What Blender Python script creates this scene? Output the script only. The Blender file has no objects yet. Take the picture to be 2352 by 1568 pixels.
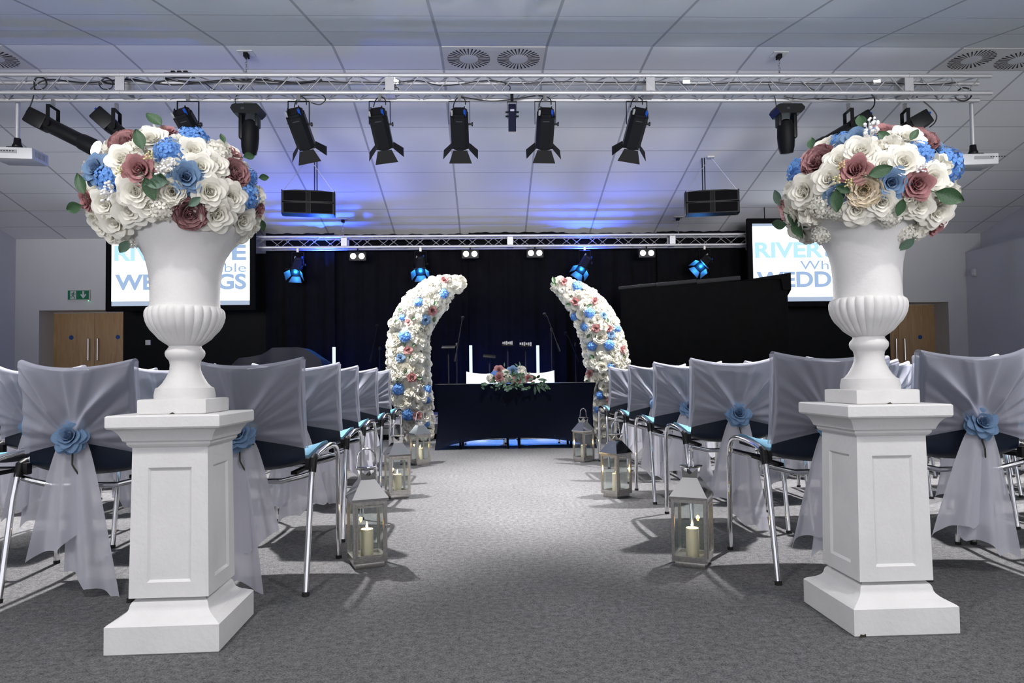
import bpy, bmesh, math, random
from math import sin, cos, pi, radians, atan2, hypot, sqrt, tan
from mathutils import Matrix, Vector, Euler
random.seed(7)
C = bpy.context.scene.collection
S = bpy.context.scene

# ------------------------------------------------------------------ camera
EYE = 0.79
FPX, PITCH, YAW, ROLL, PCX, PCY = 1592.9, 0.0326, 0.0326, -0.0128, 1176.0, 816.0
_f = Vector((sin(YAW)*cos(PITCH), cos(YAW)*cos(PITCH), sin(PITCH)))
_r = Vector((cos(YAW), -sin(YAW), 0)); _u = _r.cross(_f)
R2 = cos(ROLL)*_r + sin(ROLL)*_u; U2 = -sin(ROLL)*_r + cos(ROLL)*_u
CAM = Vector((0, 0, EYE))
cam_d = bpy.data.cameras.new('camera'); cam = bpy.data.objects.new('camera', cam_d); C.objects.link(cam)
cam_d.sensor_width = 36; cam_d.lens = FPX/2352*36; cam_d.shift_y = (PCY-784)/2352
cam_d.clip_start = 0.05; cam_d.clip_end = 100
M3 = Matrix((R2, U2, -_f)).transposed()
cam.matrix_world = Matrix.Translation(CAM) @ M3.to_4x4()
S.camera = cam

def ray(px, py): return _f*FPX + R2*(px-PCX) - U2*(py-PCY)
def atY(px, py, Y):
    d = ray(px, py); return CAM + d*(Y/d.y)
def atZ(px, py, Z=0.0):
    d = ray(px, py); return CAM + d*((Z-EYE)/d.z)

# ------------------------------------------------------------------ world, exposure
w = bpy.data.worlds.new('world'); S.world = w; w.use_nodes = True
bg = w.node_tree.nodes['Background']; bg.inputs[0].default_value = (0.93, 0.94, 1.0, 1); bg.inputs[1].default_value = 1.2   # added ambient fill, let in by leaving out the wall behind the camera
S.view_settings.view_transform = 'Standard'; S.view_settings.look = 'None'
S.view_settings.gamma = 1; S.view_settings.use_curve_mapping = False
S.view_settings.exposure = 0.0
try:
    S.cycles.use_denoising = True; S.cycles.max_bounces = 7; S.cycles.diffuse_bounces = 4
    S.cycles.glossy_bounces = 4; S.cycles.transmission_bounces = 5; S.cycles.transparent_max_bounces = 12
    S.cycles.sample_clamp_indirect = 4; S.cycles.caustics_reflective = False; S.cycles.caustics_refractive = False
except Exception: pass

def lamp_spot(name, loc, target, power, size_deg, col=(1, 1, 1), blend=0.4, rad=0.06):
    l = bpy.data.lights.new(name, 'SPOT'); l.energy = power; l.color = col
    l.spot_size = radians(size_deg); l.spot_blend = blend; l.shadow_soft_size = rad
    o = bpy.data.objects.new(name, l); C.objects.link(o); o.location = loc
    o.rotation_euler = (Vector(target)-Vector(loc)).to_track_quat('-Z', 'Y').to_euler(); return o
def lamp_area(name, loc, target, power, sx, sy, col=(1, 1, 1)):
    l = bpy.data.lights.new(name, 'AREA'); l.energy = power; l.color = col; l.shape = 'RECTANGLE'; l.size = sx; l.size_y = sy
    o = bpy.data.objects.new(name, l); C.objects.link(o); o.location = loc
    o.rotation_euler = (Vector(target)-Vector(loc)).to_track_quat('-Z', 'Y').to_euler(); return o

# house downlights recessed in the ceiling over the seating (outside the frame, above it)
WHITE = (1.0, 0.97, 0.95)
DOWN = [(-2.0, 4.7, 95, 85), (2.5, 4.7, 95, 85), (-4.7, 5.0, 70, 85), (5.0, 5.0, 70, 85), (0.2, 5.6, 22, 80)]
DOWN_Z = 3.80
for x, y, p, a in DOWN:
    lamp_spot('house_downlight_lamp', (x, y, DOWN_Z-0.02), (x*1.0, y+0.35, 0), p*17, a, WHITE, 0.35, 0.05)
NEARD = [(-1.1, 0.45, 26), (1.7, 0.45, 26), (-3.6, 0.2, 20), (4.2, 0.2, 20)]
NEAR_Z = 3.22
for x, y, p in NEARD:
    lamp_spot('house_downlight_lamp', (x, y, NEAR_Z-0.02), (x*1.0, y+0.5, 0), p*6.8, 130, WHITE, 0.5, 0.08)

# unseen fill spots added behind the camera to brighten the ceiling
for x in (-6, -2, 2, 6):
    lamp_spot('ceiling_fill_lamp', (x, -2.6, 2.3), (x*0.85, 7.0, 4.9), 3400, 44, (0.98, 0.97, 1.0), 0.6, 1.6)
# the front-truss spotlights that are on: warm white on the flower arches and the table
for x, tx, tz, p in ((-1.6, -0.95, 1.75, 1100), (-0.35, 0.35, 0.8, 160), (0.75, 0.35, 0.8, 160), (2.1, 1.35, 1.75, 1000)):
    lamp_spot('front_truss_lamp', (x, 8.02, 3.05), (tx, 8.9, tz), p, 50, (1.0, 0.96, 0.88), 0.6, 0.06)
for x in (-1.15, -0.1, 1.0, 2.7):
    lamp_spot('rear_truss_lamp', (x, 11.85, 2.95), (x*1.1, 4.5, 0.4), 260, 75, (1.0, 0.96, 0.9), 0.6, 0.06)
# blue wash on the ceiling and behind the table
BLUE = (0.03, 0.10, 1.0)
lamp_spot('blue_wash_lamp', (-2.9, 12.32, 2.75), (-2.9, 11.6, 3.6), 230, 130, BLUE, 0.8, 0.05)
lamp_spot('blue_wash_lamp', (1.75, 12.32, 2.75), (1.75, 11.8, 3.6), 130, 130, BLUE, 0.8, 0.05)
lamp_spot('blue_floor_lamp', (0.32, 11.8, 2.7), (0.32, 8.55, 0.25), 5000, 24, (0.02, 0.24, 1.0), 0.5, 0.05)
lamp_spot('blue_keyboard_lamp', (-2.0, 11.9, 2.8), (-3.1, 10.9, 0.9), 120, 40, (0.03, 0.25, 1.0), 0.4, 0.05)

# ------------------------------------------------------------------ helpers
class MB:
    def __init__(s): s.V = []; s.F = []
    def add(s, V, F, M=None):
        n = len(s.V)
        s.V += [tuple(M @ Vector(v)) if M is not None else tuple(v) for v in V]
        s.F += [tuple(i+n for i in f) for f in F]
        return s
    def merge(s, o, M=None): return s.add(o.V, o.F, M)
    def box(s, c, d, M=None, b=0.0):
        x, y, z = (q/2 for q in d); cx, cy, cz = c
        if b <= 0:
            V = [(cx+i*x, cy+j*y, cz+k*z) for k in (-1, 1) for j in (-1, 1) for i in (-1, 1)]
            F = [(0, 2, 3, 1), (4, 5, 7, 6), (0, 1, 5, 4), (2, 6, 7, 3), (0, 4, 6, 2), (1, 3, 7, 5)]
        else:
            bm = bmesh.new(); bmesh.ops.create_cube(bm, size=1)
            for v in bm.verts: v.co = Vector((cx+v.co.x*d[0], cy+v.co.y*d[1], cz+v.co.z*d[2]))
            bmesh.ops.bevel(bm, geom=list(bm.edges), offset=b, segments=2, affect='EDGES', profile=0.6)
            bm.verts.index_update(); V = [tuple(v.co) for v in bm.verts]; F = [tuple(v.index for v in f.verts) for f in bm.faces]; bm.free()
        return s.add(V, F, M)
    def tube(s, pts, r, n=8, cap=True, M=None, closed=False):
        P = [Vector(p) for p in pts]; m = len(P); rr = r if isinstance(r, (list, tuple)) else [r]*m
        V = []; F = []; prev = None
        for i, p in enumerate(P):
            a = P[i-1] if (i > 0 or closed) else p; b = P[(i+1) % m] if (i < m-1 or closed) else p
            t = (b-a).normalized() if (b-a).length > 1e-9 else Vector((0, 0, 1))
            if prev is None:
                q = Vector((0, 0, 1)) if abs(t.z) < 0.9 else Vector((1, 0, 0)); nrm = t.cross(q).normalized()
            else:
                nrm = prev - t*prev.dot(t); nrm = nrm.normalized() if nrm.length > 1e-6 else t.orthogonal().normalized()
            prev = nrm; bn = t.cross(nrm)
            for k in range(n):
                a2 = 2*pi*k/n; V.append(tuple(p + (nrm*cos(a2)+bn*sin(a2))*rr[i]))
        for i in range(m if closed else m-1):
            j = (i+1) % m
            for k in range(n):
                F.append((i*n+k, i*n+(k+1) % n, j*n+(k+1) % n, j*n+k))
        if cap and not closed:
            F.append(tuple(range(n-1, -1, -1))); F.append(tuple((m-1)*n+k for k in range(n)))
        return s.add(V, F, M)
    def lathe(s, prof, n=32, M=None, rf=None, cap=True):
        V = []; F = []; m = len(prof)
        for i, (r, z) in enumerate(prof):
            for k in range(n):
                a = 2*pi*k/n; q = r*(rf(a, z, i) if rf else 1); V.append((q*cos(a), q*sin(a), z))
        for i in range(m-1):
            for k in range(n): F.append((i*n+k, i*n+(k+1) % n, (i+1)*n+(k+1) % n, (i+1)*n+k))
        if cap:
            F.append(tuple(range(n-1, -1, -1))); F.append(tuple((m-1)*n+k for k in range(n)))
        return s.add(V, F, M)
    def grid(s, fn, nu, nv, M=None):
        V = [fn(i/nu, j/nv) for j in range(nv+1) for i in range(nu+1)]
        F = [(j*(nu+1)+i, j*(nu+1)+i+1, (j+1)*(nu+1)+i+1, (j+1)*(nu+1)+i) for j in range(nv) for i in range(nu)]
        return s.add(V, F, M)
    def prism(s, poly, axis, a, b, M=None):
        # polygon in the two other axes, extruded along axis from a to b
        def pt(p, q):
            p = list(p); p.insert(axis, q); return tuple(p)
        n = len(poly); V = [pt(p, a) for p in poly]+[pt(p, b) for p in poly]
        F = [tuple(range(n-1, -1, -1)), tuple(range(n, 2*n))]+[(i, (i+1) % n, n+(i+1) % n, n+i) for i in range(n)]
        return s.add(V, F, M)
    def sphere(s, c, r, n=10, m=8, sc=(1, 1, 1), M=None):
        pr = [(max(1e-4, sin(pi*i/m))*r, -cos(pi*i/m)*r) for i in range(m+1)]
        T = Matrix.Translation(c) @ Matrix.Diagonal((*sc, 1)); return s.lathe(pr, n, (M @ T) if M is not None else T)
    def mesh(s, name, smooth=True, angle=38):
        me = bpy.data.meshes.new(name); me.from_pydata(s.V, [], s.F)
        bm = bmesh.new(); bm.from_mesh(me); bmesh.ops.recalc_face_normals(bm, faces=bm.faces); bm.to_mesh(me); bm.free()
        if smooth:
            me.polygons.foreach_set('use_smooth', [True]*len(me.polygons))
            me.set_sharp_from_angle(angle=radians(angle))
        me.update(); return me
    def build(s, name, mat, parent=None, smooth=True, angle=38, loc=None, rot=None, keepn=False):
        o = bpy.data.objects.new(name, s.mesh(name, smooth, angle)); C.objects.link(o)
        if mat: o.data.materials.append(mat)
        if parent: o.parent = parent
        if loc is not None: o.location = loc
        if rot is not None: o.rotation_euler = rot
        return o

def tag(o, label=None, cat=None, group=None, kind=None):
    if label: o['label'] = label
    if cat: o['category'] = cat
    if group: o['group'] = group
    if kind: o['kind'] = kind
    return o
def thing(name, label, cat, loc=(0, 0, 0), rz=0, group=None):
    o = bpy.data.objects.new(name, None); C.objects.link(o); o.empty_display_size = 0.1
    o.location = loc; o.rotation_euler = (0, 0, rz); return tag(o, label, cat, group)
def inst(name, mesh, parent, M=None, mat=None):
    o = bpy.data.objects.new(name, mesh); C.objects.link(o); o.parent = parent
    if M is not None: o.matrix_local = M
    return o
def struct(name, mb, mat, smooth=False):
    return tag(mb.build(name, mat, None, smooth), kind='structure')
def kids(o): return [c for c in ALLKIDS.get(o.name, [])]
def copy_tree(src, children):
    c = src.copy(); C.objects.link(c)
    for ch, sub in children:
        d = ch.copy(); C.objects.link(d); d.parent = c
        for g in sub:
            e = g.copy(); C.objects.link(e); e.parent = d
    return c
def tree_of(src):
    return [(ch, list(ch.children)) for ch in src.children]

# ------------------------------------------------------------------ materials
def srgb(r, g, b):
    f = lambda c: c/12.92 if c <= 0.04045 else ((c+0.055)/1.055)**2.4
    return (f(r/255), f(g/255), f(b/255))
def mat(name, col, rough=0.5, metal=0.0, spec=0.5, noise=0.0, nscale=30, bump=0.0, bscale=200, sheen=0.0, coat=0.0):
    m = bpy.data.materials.new(name); m.use_nodes = True; nt = m.node_tree; p = nt.nodes['Principled BSDF']
    p.inputs['Base Color'].default_value = (*col, 1); p.inputs['Roughness'].default_value = rough; p.inputs['Metallic'].default_value = metal
    p.inputs['Specular IOR Level'].default_value = spec
    if sheen: p.inputs['Sheen Weight'].default_value = sheen
    if coat: p.inputs['Coat Weight'].default_value = coat
    if noise or bump:
        tc = nt.nodes.new('ShaderNodeTexCoord')
    if noise:
        n = nt.nodes.new('ShaderNodeTexNoise'); n.inputs['Scale'].default_value = nscale; n.inputs['Detail'].default_value = 5
        nt.links.new(tc.outputs['Object'], n.inputs['Vector'])
        r = nt.nodes.new('ShaderNodeValToRGB'); r.color_ramp.elements[0].position = 0.3; r.color_ramp.elements[1].position = 0.7
        r.color_ramp.elements[0].color = (*[max(0, c*(1-noise)) for c in col], 1); r.color_ramp.elements[1].color = (*[min(1, c*(1+noise)) for c in col], 1)
        nt.links.new(n.outputs['Fac'], r.inputs['Fac']); nt.links.new(r.outputs['Color'], p.inputs['Base Color'])
    if bump:
        n2 = nt.nodes.new('ShaderNodeTexNoise'); n2.inputs['Scale'].default_value = bscale; n2.inputs['Detail'].default_value = 4
        nt.links.new(tc.outputs['Object'], n2.inputs['Vector'])
        b = nt.nodes.new('ShaderNodeBump'); b.inputs['Strength'].default_value = bump; b.inputs['Distance'].default_value = 0.01
        nt.links.new(n2.outputs['Fac'], b.inputs['Height']); nt.links.new(b.outputs['Normal'], p.inputs['Normal'])
    return m
def glow(name, col, st):
    m = bpy.data.materials.new(name); m.use_nodes = True; nt = m.node_tree; nt.nodes.clear()
    e = nt.nodes.new('ShaderNodeEmission'); e.inputs[0].default_value = (*col, 1); e.inputs[1].default_value = st
    o = nt.nodes.new('ShaderNodeOutputMaterial'); nt.links.new(e.outputs[0], o.inputs[0]); return m
def cloth(name, col, transl=0.35, transp=0.1, weave=0.0):
    m = bpy.data.materials.new(name); m.use_nodes = True; nt = m.node_tree; nt.nodes.clear()
    d = nt.nodes.new('ShaderNodeBsdfDiffuse'); d.inputs[0].default_value = (*col, 1)
    t = nt.nodes.new('ShaderNodeBsdfTranslucent'); t.inputs[0].default_value = (*col, 1)
    x = nt.nodes.new('ShaderNodeBsdfTransparent'); x.inputs[0].default_value = (1, 1, 1, 1)
    m1 = nt.nodes.new('ShaderNodeMixShader'); m1.inputs[0].default_value = transl
    m2 = nt.nodes.new('ShaderNodeMixShader'); lw = nt.nodes.new('ShaderNodeLayerWeight'); lw.inputs[0].default_value = 0.35
    mr = nt.nodes.new('ShaderNodeMapRange'); mr.inputs[1].default_value = 0; mr.inputs[2].default_value = 0.55; mr.inputs[3].default_value = transp; mr.inputs[4].default_value = transp*0.15
    nt.links.new(lw.outputs['Facing'], mr.inputs[0]); nt.links.new(mr.outputs[0], m2.inputs[0])
    o = nt.nodes.new('ShaderNodeOutputMaterial')
    nt.links.new(d.outputs[0], m1.inputs[1]); nt.links.new(t.outputs[0], m1.inputs[2])
    nt.links.new(m1.outputs[0], m2.inputs[1]); nt.links.new(x.outputs[0], m2.inputs[2]); nt.links.new(m2.outputs[0], o.inputs[0]); return m
def petal_mat(name, col, col2, transl=0.25):
    # petals: deeper tone in the heart of the flower than at the rim (the flowers' own colouring), by distance from the flower's axis
    m = bpy.data.materials.new(name); m.use_nodes = True; nt = m.node_tree; nt.nodes.clear()
    d = nt.nodes.new('ShaderNodeBsdfDiffuse'); t = nt.nodes.new('ShaderNodeBsdfTranslucent'); mx = nt.nodes.new('ShaderNodeMixShader'); mx.inputs[0].default_value = transl
    o = nt.nodes.new('ShaderNodeOutputMaterial'); tc = nt.nodes.new('ShaderNodeTexCoord'); n = nt.nodes.new('ShaderNodeTexNoise')
    n.inputs['Scale'].default_value = 28; n.inputs['Detail'].default_value = 3
    r = nt.nodes.new('ShaderNodeValToRGB'); r.color_ramp.elements[0].position = 0.35; r.color_ramp.elements[1].position = 0.65
    r.color_ramp.elements[0].color = (*col2, 1); r.color_ramp.elements[1].color = (*col, 1)
    nt.links.new(tc.outputs['Object'], n.inputs['Vector']); nt.links.new(n.outputs['Fac'], r.inputs['Fac'])
    nt.links.new(r.outputs['Color'], d.inputs[0]); nt.links.new(r.outputs['Color'], t.inputs[0])
    nt.links.new(d.outputs[0], mx.inputs[1]); nt.links.new(t.outputs[0], mx.inputs[2]); nt.links.new(mx.outputs[0], o.inputs[0]); return m
def glass_mat():
    m = bpy.data.materials.new('clear_glass'); m.use_nodes = True; nt = m.node_tree; nt.nodes.clear()
    g = nt.nodes.new('ShaderNodeBsdfGlossy'); g.inputs['Roughness'].default_value = 0.02
    x = nt.nodes.new('ShaderNodeBsdfTransparent'); x.inputs[0].default_value = (0.94, 0.96, 0.95, 1)
    lw = nt.nodes.new('ShaderNodeLayerWeight'); lw.inputs[0].default_value = 0.5
    l = nt.nodes.new('ShaderNodeMapRange'); l.inputs[1].default_value = 0.0; l.inputs[2].default_value = 1.0; l.inputs[3].default_value = 0.035; l.inputs[4].default_value = 0.2; nt.links.new(lw.outputs['Facing'], l.inputs[0])
    mx = nt.nodes.new('ShaderNodeMixShader'); o = nt.nodes.new('ShaderNodeOutputMaterial')
    nt.links.new(l.outputs[0], mx.inputs[0]); nt.links.new(x.outputs[0], mx.inputs[1]); nt.links.new(g.outputs[0], mx.inputs[2]); nt.links.new(mx.outputs[0], o.inputs[0]); return m

m_wall = mat('wall_paint', (0.62, 0.62, 0.64), 0.7, noise=0.02, nscale=2)
m_ceilwhite = mat('white_metal_panel', (0.6, 0.6, 0.6), 0.45)
m_dark = mat('dark_wall_paint', (0.0055, 0.0058, 0.0066), 0.75, spec=0.15, noise=0.1, nscale=3)
m_curt = mat('black_curtain_cloth', (0.004, 0.004, 0.005), 0.95, spec=0.1, noise=0.2, nscale=6)
m_booth = mat('black_felt', (0.004, 0.004, 0.0043), 0.9, spec=0.1, noise=0.25, nscale=9)
m_foam = mat('grey_foam', (0.022, 0.022, 0.024), 0.9, noise=0.25, nscale=60)
m_plaster = mat('white_plaster', (0.78, 0.775, 0.77), 0.5, noise=0.05, nscale=6, bump=0.12, bscale=60)
m_urn = mat('chalk_white_plaster', (0.72, 0.71, 0.70), 0.55, noise=0.05, nscale=9, bump=0.12, bscale=70)
m_chrome = mat('chrome', (0.78, 0.78, 0.8), 0.1, 1.0)
m_steel = mat('polished_steel', (0.72, 0.71, 0.69), 0.08, 1.0)
m_brush = mat('brushed_steel', (0.55, 0.53, 0.5), 0.28, 1.0, noise=0.15, nscale=80)
m_alu = mat('truss_aluminium', (0.58, 0.575, 0.58), 0.55, 0.7)
m_black = mat('black_plastic', (0.006, 0.006, 0.007), 0.45, spec=0.25)
m_blackm = mat('black_metal', (0.005, 0.005, 0.006), 0.55, spec=0.12)
m_rubber = mat('rubber', (0.01, 0.01, 0.01), 0.8)
m_cable = mat('cable_rubber', (0.008, 0.008, 0.009), 0.5)
m_flap = mat('flap_inside_paint', (0.05, 0.05, 0.05), 0.5, spec=0.2)
m_blueplug = mat('blue_connector', (0.0, 0.05, 0.35), 0.35)
m_greyplug = mat('grey_connector', (0.3, 0.3, 0.3), 0.4)
m_tag = mat('grey_print', (0.05, 0.05, 0.055), 0.6, spec=0.1)
m_navyp = mat('navy_plastic', (0.003, 0.010, 0.026), 0.38)
m_cyan = mat('blue_seat_fabric', (0.085, 0.29, 0.45), 0.75, noise=0.06, nscale=60, sheen=0.1)
m_cover = cloth('pale_grey_organza', (0.50, 0.51, 0.60), 0.25, 0.57)
m_tail = cloth('sheer_organza', (0.66, 0.66, 0.74), 0.3, 0.16)
m_spandex = mat('navy_spandex', (0.0007, 0.002, 0.009), 0.7, spec=0.1)
def sheer(m, tint, f):
    nt = m.node_tree; o = nt.nodes['Material Output']; p = nt.nodes['Principled BSDF']; x = nt.nodes.new('ShaderNodeBsdfTransparent'); x.inputs[0].default_value = (*tint, 1)
    mx = nt.nodes.new('ShaderNodeMixShader'); mx.inputs[0].default_value = f; nt.links.new(p.outputs[0], mx.inputs[1]); nt.links.new(x.outputs[0], mx.inputs[2]); nt.links.new(mx.outputs[0], o.inputs[0])
sheer(m_spandex, (0.12, 0.4, 1.0), 0.035)
m_wcloth = mat('white_cotton', (0.75, 0.73, 0.74), 0.8)
m_glass = glass_mat()
m_wax = mat('candle_wax', (0.86, 0.76, 0.55), 0.5)
m_wax.node_tree.nodes['Principled BSDF'].inputs['Subsurface Weight'].default_value = 0.3
m_wax.node_tree.nodes['Principled BSDF'].inputs['Subsurface Radius'].default_value = (0.03, 0.015, 0.008)
m_flame = glow('candle_flame', (1.0, 0.62, 0.2), 28)
m_wood = None
m_white_p = petal_mat('white_petals', (0.92, 0.91, 0.86), (0.89, 0.86, 0.75))
m_cream_p = petal_mat('cream_petals', (0.84, 0.76, 0.62), (0.78, 0.66, 0.48))
m_pink_p = petal_mat('dusty_pink_petals', (0.53, 0.30, 0.30), (0.38, 0.17, 0.18))
m_mauve_p = petal_mat('mauve_petals', (0.46, 0.27, 0.27), (0.30, 0.14, 0.15))
m_rosepale_p = petal_mat('pale_pink_petals', (0.74, 0.50, 0.49), (0.64, 0.38, 0.38))
m_blue_p = petal_mat('dusty_blue_petals', (0.23, 0.34, 0.49), (0.14, 0.24, 0.41))
m_hyd_p = petal_mat('blue_hydrangea_petals', (0.23, 0.43, 0.80), (0.11, 0.28, 0.68))
m_leaf = mat('green_leaf', (0.035, 0.085, 0.035), 0.5, noise=0.35, nscale=25)
m_leaf2 = mat('grey_green_leaf', (0.10, 0.17, 0.12), 0.6, noise=0.3, nscale=25)
m_stem = mat('dark_stem', (0.03, 0.03, 0.015), 0.6)
m_gyp = mat('small_white_blossom', (0.85, 0.85, 0.85), 0.7)
m_core = mat('cream_floral_foam', (0.6, 0.58, 0.48), 0.9)
m_stage = mat('stage_deck_carpet', (0.10, 0.10, 0.11), 0.8, noise=0.2, nscale=90)
m_stagef = mat('stage_fascia_grey', (0.14, 0.15, 0.16), 0.6)
m_tube = glow('led_tube_glow', (0.60, 0.78, 1.0), 1.5)
m_warm = glow('lit_lens_warm', (1.0, 0.90, 0.75), 25)
m_blind = glow('lit_lens_white', (1.0, 0.97, 0.92), 16)
m_bluelens = glow('lit_lens_blue', (0.16, 0.55, 1.0), 5)
m_spotw = glow('lit_led_white', (0.95, 0.98, 1.0), 20)

def wood_mat():
    m = mat('oak_veneer', (0.42, 0.26, 0.12), 0.45); nt = m.node_tree; p = nt.nodes['Principled BSDF']
    tc = nt.nodes.new('ShaderNodeTexCoord'); mp = nt.nodes.new('ShaderNodeMapping'); mp.inputs['Scale'].default_value = (9, 9, 0.8)
    n = nt.nodes.new('ShaderNodeTexNoise'); n.inputs['Scale'].default_value = 2.2; n.inputs['Detail'].default_value = 6; n.inputs['Distortion'].default_value = 1.2
    r = nt.nodes.new('ShaderNodeValToRGB'); r.color_ramp.elements[0].position = 0.3; r.color_ramp.elements[1].position = 0.75
    r.color_ramp.elements[0].color = (0.46, 0.28, 0.14, 1); r.color_ramp.elements[1].color = (0.60, 0.40, 0.21, 1)
    nt.links.new(tc.outputs['Object'], mp.inputs[0]); nt.links.new(mp.outputs[0], n.inputs[0]); nt.links.new(n.outputs[0], r.inputs[0]); nt.links.new(r.outputs[0], p.inputs[0]); return m
m_wood = wood_mat()

def carpet_mat():
    m = mat('grey_carpet', (0.2, 0.2, 0.2), 0.95, spec=0.1); nt = m.node_tree; p = nt.nodes['Principled BSDF']
    tc = nt.nodes.new('ShaderNodeTexCoord')
    def noise(sc, det, ro=0.6):
        n = nt.nodes.new('ShaderNodeTexNoise'); n.inputs['Scale'].default_value = sc; n.inputs['Detail'].default_value = det; n.inputs['Roughness'].default_value = ro
        nt.links.new(tc.outputs['Object'], n.inputs['Vector']); return n
    n1 = noise(190, 3, 0.7); n2 = noise(45, 3); n3 = noise(1.2, 3)
    r = nt.nodes.new('ShaderNodeValToRGB'); r.color_ramp.elements[0].position = 0.33; r.color_ramp.elements[1].position = 0.68
    r.color_ramp.elements[0].color = (0.035, 0.035, 0.038, 1); r.color_ramp.elements[1].color = (0.30, 0.30, 0.31, 1)
    a = nt.nodes.new('ShaderNodeMath'); a.operation = 'MULTIPLY_ADD'; a.inputs[1].default_value = 0.35; nt.links.new(n2.outputs[0], a.inputs[0])
    b = nt.nodes.new('ShaderNodeMath'); b.operation = 'MULTIPLY'; b.inputs[1].default_value = 0.65; nt.links.new(n1.outputs[0], b.inputs[0]); nt.links.new(b.outputs[0], a.inputs[2])
    nt.links.new(a.outputs[0], r.inputs[0])
    mx = nt.nodes.new('ShaderNodeMix'); mx.data_type = 'RGBA'; mx.blend_type = 'MULTIPLY'; mx.inputs[0].default_value = 0.35
    nt.links.new(r.outputs[0], mx.inputs[6]); nt.links.new(n3.outputs[0], mx.inputs[7]); nt.links.new(mx.outputs[2], p.inputs[0])
    bp = nt.nodes.new('ShaderNodeBump'); bp.inputs['Strength'].default_value = 0.5; bp.inputs['Distance'].default_value = 0.004
    nt.links.new(n1.outputs[0], bp.inputs['Height']); nt.links.new(bp.outputs[0], p.inputs['Normal']); return m
m_carpet = carpet_mat()

def ceiling_mat():
    m = mat('ceiling_tiles', (0.7, 0.7, 0.7), 0.8); nt = m.node_tree; p = nt.nodes['Principled BSDF']
    uv = nt.nodes.new('ShaderNodeUVMap'); sp = nt.nodes.new('ShaderNodeSeparateXYZ'); nt.links.new(uv.outputs[0], sp.inputs[0])
    def line(out, hw):
        fr = nt.nodes.new('ShaderNodeMath'); fr.operation = 'FRACT'; nt.links.new(out, fr.inputs[0])
        s = nt.nodes.new('ShaderNodeMath'); s.operation = 'SUBTRACT'; s.inputs[1].default_value = 0.5; nt.links.new(fr.outputs[0], s.inputs[0])
        a = nt.nodes.new('ShaderNodeMath'); a.operation = 'ABSOLUTE'; nt.links.new(s.outputs[0], a.inputs[0])
        g = nt.nodes.new('ShaderNodeMath'); g.operation = 'GREATER_THAN'; g.inputs[1].default_value = 0.5-hw; nt.links.new(a.outputs[0], g.inputs[0]); return g.outputs[0]
    lu = line(sp.outputs[0], 0.0125); lv = line(sp.outputs[1], 0.0115)
    mxm = nt.nodes.new('ShaderNodeMath'); mxm.operation = 'MAXIMUM'; nt.links.new(lu, mxm.inputs[0]); nt.links.new(lv, mxm.inputs[1])
    mx = nt.nodes.new('ShaderNodeMix'); mx.data_type = 'RGBA'; mx.inputs[6].default_value = (0.74, 0.74, 0.75, 1); mx.inputs[7].default_value = (0.40, 0.40, 0.42, 1)
    nt.links.new(mxm.outputs[0], mx.inputs[0]); nt.links.new(mx.outputs[2], p.inputs[0]); return m
m_ceil = ceiling_mat()

# ------------------------------------------------------------------ room shell
CX0, CD0, CH0, CAL = -0.5105, 8.0745, 3.7849, 0.2339      # tile lattice of the far slope
def slope_h(Y): return EYE + CH0 - (Y-CD0)*tan(CAL)
YB = 12.86
XL = atY(36, 600, YB).x; XR = atY(2219, 640, YB).x; XRU = atY(2252, 545, YB).x
P_ridge = None
# far edge of the flat ridge strip: pixel row 160 on the far slope
lo, hi = 7.5, 10.0
for _ in range(40):
    mid = (lo+hi)/2; p = Vector((0, mid, slope_h(mid))) - CAM
    y = PCY - FPX*p.dot(U2)/p.dot(_f)
    if y < 160: lo = mid
    else: hi = mid
YF = lo; ZR = slope_h(YF); YN = YF-0.6
floor_mb = MB(); floor_mb.add([(XL-0.6, -4, 0), (XR+0.9, -4, 0), (XR+0.9, YB+1, 0), (XL-0.6, YB+1, 0)], [(0, 1, 2, 3)])
struct('floor', floor_mb, m_carpet)
Y_NEAR = -4.0
def near_h(Y): return ZR - (YN-Y)*tan(CAL)
def make_ceiling():
    x0, x1 = XL-0.05, XRU+0.05
    ys = [(YB+0.02, slope_h(YB+0.02)), (YF, ZR), (YN, ZR), (2.2, near_h(2.2)), (Y_NEAR, near_h(2.2))]
    vc = [0.0]
    for i in range(1, len(ys)): vc.append(vc[-1]+hypot(ys[i][0]-ys[i-1][0], ys[i][1]-ys[i-1][1])/0.6)
    v0 = -vc[1] + 0.0
    V = [(x, y, z) for y, z in ys for x in (x0, x1)]; F = [(2*i, 2*i+1, 2*i+3, 2*i+2) for i in range(len(ys)-1)]
    me = bpy.data.meshes.new('ceiling'); me.from_pydata(V, [], F); uvl = me.uv_layers.new(name='UVMap')
    for poly in me.polygons:
        for li in poly.loop_indices:
            vi = me.loops[li].vertex_index; uvl.data[li].uv = ((V[vi][0]-CX0)/1.2+20, 40-(vc[vi//2]+v0))
    o = bpy.data.objects.new('ceiling', me); C.objects.link(o); me.materials.append(m_ceil); tag(o, kind='structure')
make_ceiling()
ZW = slope_h(YB)
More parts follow.
